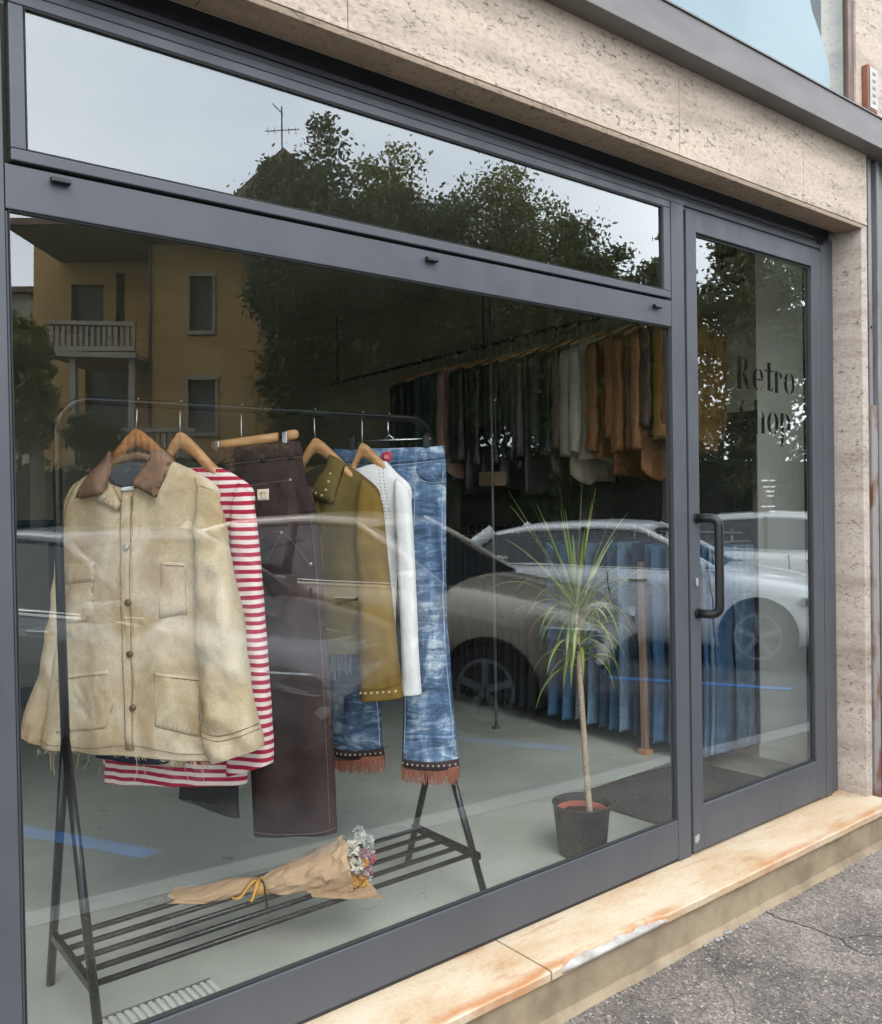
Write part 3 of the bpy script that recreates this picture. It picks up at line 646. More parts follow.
lpart('placket', patch(g, [(132, 494), (143, 488), (144, 560), (144, 640), (143, 747), (135, 746), (134, 640), (133, 560)], body, puff=.004, off=.003, step=.016), CANV, J)
mb = MB()
for k in ((133.5, 500, 136, 745), (143, 496, 143, 745)):
    mb2 = seam(g, [(k[0], k[1]), ((k[0]+k[2])/2, 620), (k[2], k[3])], body, .0012, .007); mb.add(mb2.v, mb2.f)
lpart('placket_stitching', mb, SEAMT, J)
for (x, y, m_) in ((139.5, 546, SILVB), (141.5, 600, METALB), (142, 651, METALB), (143.5, 704, METALB)):
    u, z = g.q(x, y); lpart('button', disc(body, u, z, .0095, .004, .009), m_, J)
u, z = g.q(120, 497); lpart('button', disc(body, u, z, .007, .003, .021), SILVB, J)
lpart('chest_pocket', patch(g, [(68, 566), (105, 563), (104, 615), (96, 620), (70, 622)], body, puff=.003, off=.002, wob=.002), CANV, J)
lpart('pocket_flap', patch(g, [(67, 563), (106, 561), (105, 580), (86, 582), (69, 584)], body, puff=.004, off=.006), CANV, J)
u, z = g.q(76, 573); lpart('button', disc(body, u, z, .008, .003, .012), METALB, J)
lpart('chest_pocket', patch(g, [(172, 560), (193, 562), (194, 612), (170, 616)], body, puff=.003, off=.002, wob=.002), CANV, J)
lpart('hip_pocket', patch(g, [(66, 674), (121, 666), (124, 700), (117, 724), (66, 730)], body, puff=.003, off=.002, wob=.003), CANV, J)
lpart('hip_pocket', patch(g, [(166, 668), (203, 676), (205, 735), (166, 722)], body, puff=.003, off=.002, wob=.003), CANV, J)
mb = MB()
for q in ([(66, 678), (95, 673), (121, 670)], [(68, 566), (86, 565), (105, 565)], [(172, 563), (183, 564), (193, 565)], [(166, 671), (185, 675), (203, 679)], [(46, 738), (90, 744), (140, 741), (180, 748), (212, 752)], [(72, 495), (66, 520), (64, 545)], [(86, 478), (76, 505), (72, 540)], [(200, 478), (206, 500), (203, 540)]):
    t = seam(g, q, body, .0012, .006); mb.add(t.v, t.f)
lpart('stitching', mb, SEAMT, J)
mb = MB()
for k in range(190):
    t = random.random(); x = 44+168*t; y0 = 746+14*t*t
    u, z = g.q(x, y0); L = random.uniform(.006, .020) if random.random() < .93 else random.uniform(.05, .09)
    p = body.front(u, z); p.y = random.uniform(-.045, .02)
    mb.tube([p, p+V3(random.gauss(0, .003), random.gauss(0, .003), -L*.6), p+V3(random.gauss(0, .006), 0, -L)], .0009, 3)
lpart('frayed_threads', mb, CANV, J, smooth=False)
# ---- striped shirt
g = G(180, 405, 55)
hanger(g, 'pale wooden hanger holding the red striped top', (180, 432), ((150, 492), (232, 490)), WOOD_P)
STR = stripes('red_and_cream_stripes', (.72, .60, .56), (.36, .018, .05), .0245, .52)
T = garment('striped_top', 'red and cream striped long sleeved top behind the tan jacket', 'top', g)
rows = [((170, 468), (221, 468)), ((150, 478), (240, 478)), ((130, 495), (254, 494)), ((118, 540), (250, 540)), ((112, 620), (247, 620)), ((108, 700), (247, 700)), ((106, 782), (247, 783))]
lpart('body', Loft(g, rows, [.01, .025, .035, .035, .035, .036, .04], .010, 11, fx=16, ncol=48, m=20).mesh(), STR, T)
lpart('sleeve', Loft(g, [((244, 483), (255, 492)), ((240, 500), (260, 508)), ((238, 545), (265, 550)), ((240, 620), (270, 620)), ((240, 690), (275, 690)), ((236, 740), (278, 738)), ((234, 772), (278, 759))], [.012, .03, .035, .036, .036, .035, .033], .008, 12, w0=-.035, ncol=30, m=18).mesh(), STR, T)
mb = Loft(g, [((104, 752), (108, 756)), ((100, 765), (150, 770)), ((108, 782), (150, 778))], .02, .004, 14, w0=.02).mesh()
lpart('sleeve', mb, STR, T)
# ---- black garment
g = G(180, 405, 55)
BLK = P('black_spotted_cloth', (.014, .014, .015), (.045, .043, .042), 26, .8, lo=.34, hi=.36)
B = garment('black_skirt', 'black spotted skirt hanging under the striped top, only its hem in view', 'skirt', g)
lpart('body', Loft(g, [((165, 482), (222, 480)), ((168, 560), (230, 560)), ((170, 680), (231, 690)), ((170, 785), (229, 795)), ((169, 803), (230, 824))], [.012, .015, .016, .018, .02], .005, 15, w0=.055, m=16).mesh(), BLK, B)
# ---- brown work trousers
g = G(241, 411, 50)
h = hanger(g, 'pale straight wooden clamp hanger holding the brown trousers', None, None, WOOD_P, ((213, 446), (278, 437)))
BRN = P('dark_brown_canvas', (.054, .034, .032), (.028, .017, .016), 7, .9, 0, 120, .4, .003, (1, 1, .6), .35, .68, .2)
BSEAM = P('faded_brown_seam', (.16, .11, .10), (.10, .07, .065), 60, .9)
K = garment('work_trousers', 'dark brown carpenter trousers with a cream brand patch', 'trousers', g)
rows = [((208, 453), (300, 442)), ((212, 480), (307, 483)), ((219, 520), (317, 520)), ((226, 560), (321, 560)), ((236, 626), (325, 626)), ((246, 690), (331, 690)), ((251, 760), (334, 760)), ((255, 834), (337, 832))]
leg = Loft(g, rows, [.016, .03, .042, .042, .04, .038, .038, .036], .008, 21, fx=12, fz=2, ncol=44, m=22, crease=.8)
lpart('leg', leg.mesh(), BRN, K)
lpart('leg', Loft(g, [((215, 500), (300, 500)), ((226, 560), (310, 560)), ((246, 690), (320, 690)), ((258, 828), (330, 826))], .03, .006, 22, w0=.055).mesh(), BRN, K)
lpart('waistband', patch(g, [(207, 452), (255, 446), (300, 441), (303, 456), (255, 462), (209, 468)], leg, puff=.004, off=.002), BRN, K)
lpart('back_pocket', patch(g, [(240, 486), (294, 478), (304, 510), (308, 540), (262, 552), (246, 530)], leg, puff=.004, off=.002, wob=.002), BRN, K)
lpart('side_pocket', patch(g, [(299, 487), (311, 486), (316, 512), (302, 514)], leg, puff=.006, off=.004), BRN, K)
mb = MB()
for q in ([(209, 468), (255, 462), (303, 457)], [(240, 488), (268, 484), (294, 480)], [(262, 540), (288, 532), (314, 566)], [(272, 560), (287, 533)], [(314, 520), (318, 560), (322, 620), (330, 760), (333, 828)], [(256, 828), (300, 830), (337, 826)], [(233, 470), (236, 520), (244, 600)], [(264, 452), (265, 462)]):
    t = seam(g, q, leg, .0011, .006); mb.add(t.v, t.f)
lpart('stitching', mb, BSEAM, K)
for x in (221, 262, 290): lpart('belt_loop', patch(g, [(x, 448-(x-221)*.08), (x+5, 447-(x-221)*.08), (x+6, 466-(x-221)*.09), (x+1, 466-(x-221)*.09)], leg, puff=.003, off=.008), BRN, K)
u, z = g.q(268, 495)
pt = lpart('brand_patch', patch(g, [(u-.017, z-.018), (u+.017, z-.016), (u+.016, z+.019), (u-.018, z+.017)], leg, px=False, puff=.0015, off=.008, step=.008), P('cream_label', (.66, .58, .46), (.58, .5, .38), 30, .8), K)
p0 = leg.front(u, z, .0105)
mb = MB()
for poly in (crescent(0, 0, .011, .011, .45, -1, -100, 75), crescent(.000, .002, .010, .008, .3, 1, 20, 100)):
    mb.prism([p0+V3(a, 0, b) for a, b in poly], (0, -.0012, 0))
lpart('emblem', mb, P('ochre_emblem', (.50, .22, .03), (.4, .17, .02), 30, .7), pt, smooth=False)
for x, y in ((294, 480), (287, 532), (314, 563), (243, 488)):
    u, z = g.q(x, y); lpart('rivet', disc(leg, u, z, .004, .002, .007), SILVB, K)
(xa, za), (xb, zb) = g.q(213, 446), g.q(278, 437)
for f in (.08, 1.12):
    x = xa+(xb-xa)*f; z = za+(zb-za)*f; lpart('clip', MB().box(x-.009, x+.009, -.0145, .0145, z-.030, z+.012), STEELW, h, smooth=False, bevel=.003)
(xc, zc), (xd, zd) = g.q(285, 436), g.q(298, 434)
lpart('bar_end', MB().loft([[V3(xc+(xd-xc)*f, .012*k*cos(2*pi*i/14), zc+(zd-zc)*f+.0165*k*sin(2*pi*i/14)) for i in range(14)] for f, k in ((0, .95), (.5, 1), (.8, .93), (1, .55))]), WOOD_P, h)
# ---- olive suede jacket
g = G(314, 418, 55)
hanger(g, 'honey wooden hanger inside the olive suede jacket', (315, 438), ((290, 486), (360, 484)), WOOD_P)
OLV = P('olive_suede', (.135, .095, .028), (.085, .062, .020), 7, .95, 0, 200, .4, .002, (1, 1, .7), .34, .68, .15)
OCH = P('ochre_suede_sleeve', (.215, .135, .030), (.135, .085, .022), 7, .95, 0, 200, .4, .002, (1, 1, .7), .34, .68, .15)
GOLD = P('pale_gold_stud', (.75, .65, .40), (.6, .5, .28), 30, .35, .6)
O = garment('suede_jacket', 'olive suede jacket with gold studs on collar and cuff', 'jacket', g)
rows = [((302, 468), (346, 464)), ((292, 478), (364, 476)), ((285, 490), (380, 494)), ((285, 520), (374, 525)), ((288, 580), (368, 580)), ((290, 630), (366, 630)), ((292, 652), (364, 653))]
ob = Loft(g, rows, [.012, .03, .042, .045, .045, .044, .042], .009, 31, fx=13, ncol=44, m=20)
lpart('body', ob.mesh(), OLV, O)
os_ = Loft(g, [((366, 478), (379, 490)), ((362, 500), (385, 504)), ((361, 545), (389, 545)), ((363, 600), (395, 600)), ((364, 655), (401, 655)), ((365, 698), (406, 695))], [.012, .034, .04, .042, .043, .042], .008, 32, w0=-.03, m=20, ncol=34)
lpart('sleeve', os_.mesh(), OCH, O)
lpart('neck_lining', patch(g, [(306, 476), (318, 466), (336, 464), (330, 480), (318, 492), (312, 500)], ob, puff=.002, off=.003), P('dark_olive_lining', (.03, .026, .012), (.02, .018, .01), 9, .9), O)
cl = lpart('collar', patch(g, [(333, 455), (339, 458), (347, 465), (344, 484), (340, 503), (326, 499), (312, 494), (321, 485), (329, 468)], ob, puff=.007, off=.02), OLV, O)
for x, y in ((337, 474), (336.5, 482), (335, 490), (331, 495.5), (325, 493), (321, 490.5)):
    u, z = g.q(x, y); lpart('stud', disc(ob, u, z, .0042, .0025, .029, 8), GOLD, cl)
lpart('cuff_seam', seam(g, [(365, 683), (385, 685), (404, 681)], os_, .0014), OLV, O)
for k in range(7):
    x = 368+k*5.6; u, z = g.q(x, 689-.25*k); lpart('stud', disc(os_, u, z, .0042, .0025, .001, 8), GOLD, O)
lpart('placket', patch(g, [(315, 500), (325, 500), (330, 570), (331, 650), (322, 650), (318, 570)], ob, puff=.003, off=.003, step=.016), OLV, O)
lpart('pocket_welt', patch(g, [(342, 597), (364, 592), (364, 598), (342, 603)], ob, puff=.004, off=.003), OLV, O)
# ---- white knit top
g = G(362, 421, 55)
hanger(g, 'honey wooden hanger inside the white knit top', (362, 443), ((346, 486), (400, 484)), WOOD_P)
WHT = P('white_ribbed_knit', (.78, .77, .75), (.68, .67, .66), 9, .95, 0, 9, .5, .006, (40, 40, 3))
HOLE = P('dark_eyelet', (.18, .18, .18), (.12, .12, .12), 9, .9)
N = garment('knit_top', 'white knitted long sleeved top with eyelet lines', 'top', g)
rows = [((352, 470), (386, 461)), ((346, 480), (396, 472)), ((342, 490), (411, 489)), ((343, 520), (408, 520)), ((345, 550), (399, 548)), ((346, 600), (396, 600)), ((347, 648), (395, 648))]
nb = Loft(g, rows, [.01, .022, .03, .03, .03, .03, .03], .006, 41, ncol=36, m=18)
lpart('body', nb.mesh(), WHT, N)
ns = Loft(g, [((399, 478), (408, 486)), ((398, 495), (413, 495)), ((400, 545), (416, 540)), ((403, 600), (419, 600)), ((405, 650), (421, 650)), ((405, 692), (424, 692))], [.01, .026, .03, .03, .03, .03], .005, 42, w0=-.03, m=18)
lpart('sleeve', ns.mesh(), WHT, N)
mb = MB()
for k in range(15):
    for x0, x1 in ((381, 389), (385, 393)):
        u, z = g.q(x0+(x1-x0)*k/14, 470+48*k/14); t = disc(nb, u, z, .0022, .0008, .0006, 6); mb.add(t.v, t.f)
lpart('eyelets', mb, HOLE, N)
# ---- fringed jeans
g = G(388, 423, 48)
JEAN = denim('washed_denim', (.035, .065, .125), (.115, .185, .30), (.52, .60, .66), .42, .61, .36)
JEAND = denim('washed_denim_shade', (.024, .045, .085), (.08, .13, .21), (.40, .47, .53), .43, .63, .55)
RED = P('russet_suede_fringe', (.30, .105, .06), (.20, .06, .035), 14, .9)
h = thing('clip_hanger', 'chrome clip hanger holding the fringed blue jeans', 'hanger', g.o, g.rz)
D = garment('fringed_jeans', 'washed blue flared jeans with russet fringe at the hems', 'jeans', g)
rows = [((330, 450), (444, 447)), ((331, 470), (446, 468)), ((331, 510), (446, 510)), ((331, 545), (446, 545)), ((332, 565), (446, 563))]
hip = Loft(g, rows, [.018, .03, .042, .045, .042], .006, 51, ncol=60, m=16)
lpart('hips', hip.mesh(), JEAN, D)
rl = Loft(g, [((386, 545), (446, 545)), ((396, 580), (446, 578)), ((403, 620), (447, 620)), ((405, 660), (450, 655)), ((404, 700), (453, 700)), ((403, 740), (456, 738)), ((402, 766), (459, 767))], [.03, .04, .04, .04, .04, .04, .04], .010, 52, fx=9, fz=12, crease=1.2, ncol=40, m=18)
ll = Loft(g, [((332, 545), (388, 545)), ((331, 600), (384, 590)), ((330, 650), (381, 650)), ((331, 700), (381, 700)), ((333, 730), (382, 735)), ((334, 755), (384, 757))], [.03, .04, .04, .04, .04, .04], .010, 53, fx=9, fz=12, crease=1.2, ncol=36, m=18)
for lf, pxs in ((rl, (402, 766, 459, 768)), (ll, (334, 755, 384, 757))):
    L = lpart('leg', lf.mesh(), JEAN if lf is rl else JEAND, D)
    x0, y0, x1, y1 = pxs; mb = MB()
    for k in range(64):
        t = (k+random.random()*.6)/64; u, z = g.q(x0+(x1-x0)*t, y0+(y1-y0)*t-3); a = 2*t-1
        for side in (1, -1):
            p = V3(u, -side*.04*max(.1, (1-abs(a)**2.6)**(1/2.6))-side*.003, z); ln = random.uniform(.048, .062); j = random.gauss(0, .004)
            q = p+V3(j, random.gauss(0, .004), -ln); w = .0021
            mb.add([p+V3(-w, 0, 0), p+V3(w, 0, 0), q+V3(w*.8, 0, 0), q+V3(-w*.8, 0, 0), p+V3(-w, .0015, 0), p+V3(w, .0015, 0), q+V3(w*.8, .0015, 0), q+V3(-w*.8, .0015, 0)],
                   [(0, 1, 2, 3), (7, 6, 5, 4), (0, 4, 5, 1), (2, 6, 7, 3), (1, 5, 6, 2), (0, 3, 7, 4)])
    lpart('fringe', mb, RED, D, smooth=False)
    bp_ = [(x0, y0-10), ((x0+x1)/2, (y0+y1)/2-9), (x1, y1-10), (x1+.3, y1-1), ((x0+x1)/2, (y0+y1)/2), (x0, y0-1)]
    bd = lpart('hem_band', patch(g, bp_, lf, puff=.003, off=.002), P('dark_suede_band', (.035, .014, .012), (.025, .01, .01), 12, .9), D)
    for k in range(11):
        t = (k+.5)/11; u, z = g.q(x0+(x1-x0)*t, y0+(y1-y0)*t-5.5); lpart('stud', disc(lf, u, z, .0035, .002, .005, 8), SILVB, bd)
lpart('waistband', patch(g, [(330, 449), (388, 451), (444, 446), (445, 459), (388, 465), (330, 462)], hip, puff=.004, off=.003), JEAN, D)
DSEAM = P('pale_denim_seam', (.42, .50, .56), (.25, .33, .42), 40, .9)
mb = MB()
for q in ([(330, 463), (388, 466), (445, 460)], [(415, 466), (420, 478), (432, 483), (446, 482)], [(416, 466), (417, 490), (416, 540)], [(444, 470), (443, 540), (444, 560)]):
    t = seam(g, q, hip, .0013, .006); mb.add(t.v, t.f)
for lf, q in ((rl, [(444, 560), (445, 620), (450, 690), (456, 755)]), (ll, [(379, 600), (378, 660), (379, 700), (381, 745)]), (rl, [(406, 630), (407, 700), (406, 750)])):
    t = seam(g, q, lf, .0017, .002); mb.add(t.v, t.f)
lpart('seams', mb, DSEAM, D)
lpart('pocket_opening', patch(g, [(417, 468), (421, 478), (432, 484), (445, 484), (445, 476), (434, 474)], hip, puff=.002, off=.003), JEAND, D)
mb = MB()
for k in range(16):
    x = 333+k*1.4; u, z = g.q(x, 652+random.uniform(-4, 3)); u2, z2 = g.q(x+random.uniform(-.6, .6), 672+random.uniform(-6, 8)); t = seam(g, [(u, z), (u2, z2)], ll, .0011, .002, False); mb.add(t.v, t.f)
lpart('ripped_threads', mb, P('bleached_threads', (.6, .66, .7), (.5, .56, .6), 40, .9), D)
u, z = g.q(389, 457); tg = lpart('waist_button', disc(hip, u, z, .019, .004, .007, 20), P('red_enamel', (.50, .02, .035), (.42, .015, .03), 30, .5), D)
p0 = hip.front(u, z, .0115); mb = MB()
for a, b, c_, d_ in ((-.009, -.006, -.004, .004), (-.003, .000, -.004, .005), (.003, .006, -.004, .004), (-.009, .009, -.0065, -.005)): mb.box(p0.x+a, p0.x+b, p0.y-.0012, p0.y, p0.z+c_, p0.z+d_)
lpart('emblem', mb, P('pink_lettering', (.75, .45, .45), (.7, .4, .4), 30, .6), tg, smooth=False)
u0, z0 = g.q(352, 441); u1, z1 = g.q(427, 438)
lpart('bar', MB().tube([V3(u0-.02, 0, z0), V3(u1+.015, 0, z0)], .003, 8).tube([V3((u0+u1)/2-.02, 0, z0), V3((u0+u1)/2, 0, z0+.018), V3((u0+u1)/2+.02, 0, z0)], .003, 8), CHROME, h)
lpart('hook', MB().tube([V3((u0+u1)/2, 0, z0+.018), V3(0, 0, -.045), V3(0, 0, -.016)]+[V3(-.0165*cos(a)*sin(g.a), .0165*cos(a)*cos(g.a), .0165*sin(a)) for a in [-pi/2+pi*1.3*k/10 for k in range(11)]], .0022, 8), CHROME, h)
for u in (u0+.005, u1): lpart('clip', MB().box(u-.011, u+.011, -.020, -.006, z0-.045, z0+.012).box(u-.011, u+.011, .006, .020, z0-.045, z0+.012).box(u-.007, u+.007, -.0055, .0055, z0-.006, z0+.02), BLACKPL, h, smooth=False, bevel=.002)
# ------------------------------------------------------------------ back of the shop: rails along the right wall
class Flat:
    a = 0
    def q(s, x, z): return (x, z)
FG = Flat()
def setmat(o, m):
    o.material_slots[0].link = 'OBJECT'; o.material_slots[0].material = m
RX = 4.04
def rope_rail(name, x, y0, z0, y1, z1, label):
    t = thing(name, label, 'rail', (x, (y0+y1)/2, 3.0))
    mb = MB(); n = int((y1-y0)/.014); rings = []
    for k in range(n+1):
        f = k/n; r = .011*(1+.4*sin(k*1.9)); c = V3(x+.005*sin(k*1.3), y0+(y1-y0)*f, z0+(z1-z0)*f+.005*cos(k*1.3))
        rings.append([c+V3(r*cos(2*pi*j/7), 0, r*sin(2*pi*j/7)) for j in range(7)])
    mb.loft(rings); mb.build('rod', BLACK, t, smooth=True)
    for f in (.03, .5, .97):
        y = y0+(y1-y0)*f; MB().tube([(x, y, z0+(z1-z0)*f), (x, y, 3.0)], .006, 8).build('hanging_rod', BLACK, t)
    return t
rope_rail('ceiling_rail', RX, .48, 2.50, 4.5, 2.43, 'long black twisted ceiling rail carrying the coats at the back')
rope_rail('ceiling_rail', 3.58, .22, 2.51, .42, 2.51, 'short black twisted ceiling rail seen through the top of the door')
t = thing('wall_rail', 'low black wall rail carrying the row of jeans', 'rail', (RX, 2.0, 1.2))
MB().tube([(RX, .50, 1.21), (RX, 3.9, 1.21)], .012, 10).build('rod', BLACK, t, smooth=True)
for y in (.6, 2.2, 3.8): MB().tube([(RX, y, 1.21), (4.279, y, 1.21)], .010, 8).build('bracket', BLACK, t)
def coat_proto(length, seed):
    t = thing('hanging_coat', None, 'coat', (0, 0, 0))
    rows = [((-.05, -.10), (.05, -.10)), ((-.13, -.135), (.13, -.135)), ((-.20, -.175), (.20, -.175)), ((-.20, -.30), (.20, -.30)), ((-.195, -.30-.5*(length-.3)), (.195, -.30-.5*(length-.3))), ((-.20, -length), (.20, -length))]
    Loft(FG, rows, [.012, .024, .03, .032, .032, .032], .009, seed, ncol=24, m=8, fx=18, sag=.06).mesh().build('body', BLACK, t, smooth=True, local=True)
    for s_ in (-1, 1):
        r = [(.185, -.165, .2), (.20, -.20, .255), (.19, -.40, .262), (.195, -.60, .268), (.20, -.74, .272)]
        rr = [((a if s_ > 0 else -c, z), (c if s_ > 0 else -a, z)) for a, z, c in r]
        Loft(FG, rr, [.012, .03, .034, .034, .03], .008, seed+7+s_, ncol=16, m=8, fx=26, fz=3, crease=.9, sag=.03).mesh().build('sleeve', BLACK, t, smooth=True, local=True)
    h = MB().tube([(-.18, 0, -.15), (-.06, 0, -.105), (0, 0, -.085), (.06, 0, -.105), (.18, 0, -.15)], [.008, .010, .012, .010, .008], 8)
    h.build('hanger', WOOD_P, t, smooth=True, local=True)
    MB().tube([(0, 0, -.085), (0, 0, -.02), (.012, 0, .0), (0, 0, .016), (-.012, 0, .004)], .002, 6).build('hook', STEELW, t, local=True)
    return t
SUEDE = dict(mustard=P('mustard_suede', (.25, .135, .032), (.16, .08, .02), 6, .95), orange=P('orange_brown_leather', (.24, .098, .030), (.15, .055, .018), 6, .6),
    rust=P('rust_suede', (.165, .068, .022), (.10, .038, .013), 6, .9), beige=P('beige_cotton', (.30, .255, .185), (.22, .185, .13), 6, .95), cream=P('pale_cream_cotton', (.38, .35, .285), (.28, .255, .205), 6, .95),
    brown=P('dark_brown_leather', (.07, .04, .025), (.045, .025, .016), 6, .6), black=P('black_leather', (.014, .014, .015), (.022, .022, .022), 6, .45), charcoal=P('charcoal_cloth', (.03, .032, .035), (.02, .02, .022), 6, .9),
    pink=P('dusty_pink_brown_cloth', (.30, .18, .14), (.22, .13, .10), 6, .9), teal=P('dark_teal_cloth', (.02, .05, .06), (.015, .035, .045), 6, .9))
protos = [coat_proto(.80, 61), coat_proto(.95, 71), coat_proto(.72, 91), coat_proto(.86, 97)]; used = [0]*4
GC = 'coats on the back ceiling rail'
coats = [(694, 'rust', 'rust suede coat at the near end of the back rail, showing in the door glass'),
 (681, 'mustard', 'mustard suede coat next to the mullion on the back rail'),
 (668, 'mustard', 'mustard suede coat, second in from the mullion'), (653, 'brown', 'dark brown leather coat between mustard and orange coats'), (640, 'orange', 'orange brown leather coat left of the dark brown one'),
 (624, 'orange', 'broad orange leather coat in the middle of the warm coloured coats'), (610, 'rust', 'rust coat between two orange leather coats'), (596, 'orange', 'orange leather coat next to the pale cream one'),
 (582, 'cream', 'pale cream long coat, brightest on the back rail'), (570, 'beige', 'beige cotton coat left of the cream one'), (557, 'brown', 'dark brown coat left of the beige one')]
coats += [(x, random.choice(['black', 'black', 'charcoal']), None) for x in (546, 536, 526, 516, 507, 498, 489, 481, 473, 466, 459, 452)]
coats += [(446, 'pink', 'dusty pink brown coat among black ones at the far end of the back rail'), (440, 'charcoal', None), (434, 'teal', 'dark teal coat, nearest the pink one at the far end of the back rail'), (428, 'teal', 'dark teal coat at the very far end of the back rail'), (422, 'charcoal', None), (416, 'black', None), (409, 'charcoal', None), (402, 'black', None), (396, 'black', None)]
for i, (px, c, lab) in enumerate(coats):
    k = 0 if c == 'cream' else (0, 2, 3, 0, 3, 2, 1)[i % 7]; pr_ = protos[k]
    o = pr_ if not used[k] else copy_tree(pr_); used[k] = 1
    y = max(.80, min(on(px, 420, 0, 3.83).y, 4.4)); o.location = (RX+random.uniform(-.035, .012), y, 2.50-.06*(y-.48)/3.5-.012)
    o.rotation_euler = (0, 0, random.uniform(-.16, .16)); o.scale = (random.uniform(.88, 1.05), random.uniform(.8, 1.5), random.uniform(.95, 1.12))
    tag(o, lab or 'black or charcoal coat packed among others on the dark part of the back rail', 'coat', GC)
    for ch in children(o):
        if ch.name.split('.')[0] in ('body', 'sleeve'): setmat(ch, SUEDE[c])
def jean_proto(seed):
    t = thing('hanging_jeans', None, 'jeans', (0, 0, 0))
    Loft(FG, [((-.17, -.07), (.17, -.07)), ((-.175, -.2), (.175, -.2)), ((-.17, -.35), (.175, -.35))], [.012, .022, .024], .004, seed, ncol=18, m=6).mesh().build('hips', BLACK, t, smooth=True, local=True)
    for s_ in (-1, 1):
        r = [(.0, -.32, .172), (.015, -.55, .165), (.03, -.85, .16), (.025, -1.13, .175)]
        Loft(FG, [((a if s_ > 0 else -c, z), (c if s_ > 0 else -a, z)) for a, z, c in r], [.024, .024, .022, .02], .009, seed+3*s_, ncol=16, m=8, fx=22, crease=1., sag=.03).mesh().build('leg', BLACK, t, smooth=True, local=True)
    MB().tube([(-.16, 0, -.055), (.16, 0, -.055)], .004, 6).tube([(0, 0, -.055), (0, 0, -.02), (.012, 0, .0), (0, 0, .016), (-.012, 0, .004)], .002, 6).build('hanger', STEELW, t, local=True)
    return t
DEN = dict(light=denim('light_denim', (.06, .105, .165), (.11, .18, .26), (.22, .31, .39), whisk=.15), blue=denim('blue_denim', (.022, .05, .10), (.042, .095, .175), (.085, .16, .26), whisk=.15), dark=denim('indigo_denim', (.01, .02, .045), (.018, .038, .08), (.04, .075, .13)),
           grey=denim('grey_denim', (.05, .06, .07), (.09, .105, .12), (.16, .18, .20)), black=denim('black_denim', (.008, .008, .01), (.012, .013, .016), (.025, .026, .03)))
jp = jean_proto(81); ju = 0
js = [(752, 'dark', 'indigo jeans at the near end of the low wall rail'), (738, 'blue', 'blue jeans behind the door glass, second from the near end'), (724, 'light', 'light blue jeans hanging behind the door glass'), (708, 'blue', 'blue jeans left of the light pair behind the door glass'),
      (692, 'dark', 'indigo jeans hidden in part by the mullion'), (680, 'dark', 'indigo jeans just left of the mullion'), (669, 'blue', 'blue jeans right of the wooden post'), (658, 'blue', 'blue jeans behind the wooden post'), (646, 'blue', 'blue jeans just left of the wooden post'),
      (634, 'dark', 'indigo jeans second left of the wooden post'), (622, 'light', 'light denim jeans right of the plant trunk'), (612, 'blue', 'mid blue jeans, last one right of the plant trunk'), (602, 'dark', 'indigo jeans right behind the plant trunk'), (590, 'light', 'light blue jeans behind the plant crown'),
      (578, 'grey', 'grey denim jeans left of the plant trunk'), (566, 'blue', 'blue jeans left of the grey pair'), (552, 'blue', 'blue jeans farthest along before the black trousers')]
js += [(x, 'black', None) for x in (540, 531, 522, 514, 506, 498, 490, 483, 476, 469, 462, 455)]
for px, c, lab in js:
    o = jp if not ju else copy_tree(jp); ju = 1
    y = max(.56, min(on(px, 640, 0, 3.90).y, 3.8)); o.location = (RX-.0+random.uniform(-.02, .02), y, 1.215+random.uniform(-.01, .01)); o.rotation_euler = (0, 0, random.uniform(-.12, .12))
    if c == 'black': o.name = 'hanging_trousers'
    tag(o, lab or 'black trousers in the dark far half of the low wall rail', 'jeans' if c != 'black' else 'trousers', 'trousers on the low wall rail')
    for ch in children(o):
        if ch.name.split('.')[0] in ('hips', 'leg'): setmat(ch, DEN[c])
t = thing('wooden_post', 'pinkish bare wooden post leaning in front of the row of jeans', 'post', (3.86, 1.0, 0))
MB().loft([[V3(3.86+.02*f+.016*a, 1.0+.03*f+.016*b, z) for a, b in ((-1, -1), (1, -1), (1, 1), (-1, 1))] for f, z in ((0, .001), (1, 1.05))]).build('shaft', P('pinkish_raw_wood', (.30, .19, .135), (.22, .13, .09), 8, .7, 0, 60, .2, .002, (4, 4, .4)), t, bevel=.002)
MB().box(3.83, 3.89, .97, 1.03, .0005, .03).build('foot', WOOD_P, t, bevel=.004)
t = thing('display_stand', 'thin pale metal pole with a wooden block in front of the black coats', 'stand', (3.62, 1.95, 0))
MB().tube([(3.62, 1.95, 0.01), (3.62, 1.95, 2.95)], .009, 10).build('pole', GALV, t, smooth=True)
MB().box(3.56, 3.68, 1.89, 2.01, 1.49, 1.575).build('block', P('dull_brown_wood', (.20, .14, .085), (.14, .095, .055), 8, .7), t, bevel=.005)
MB().lathe((3.62, 1.95, 0), [(.028, 0.0005), (.028, .006), (.012, .014)], 16).build('base', GALV, t)
t = thing('shelf_unit', 'dark shelf unit at the back left of the shop', 'shelf', (1.05, 3.6, 0))
for x in (.55, 1.55): MB().box(x, x+.03, 3.3, 3.9, 0.001, 1.20).build('side', SUEDE['black'], t, bevel=.002)
for z in (.25, .72, 1.20): MB().box(.551, 1.579, 3.305, 3.895, z+.0005, z+.025).build('shelf', SUEDE['black'], t, bevel=.002)
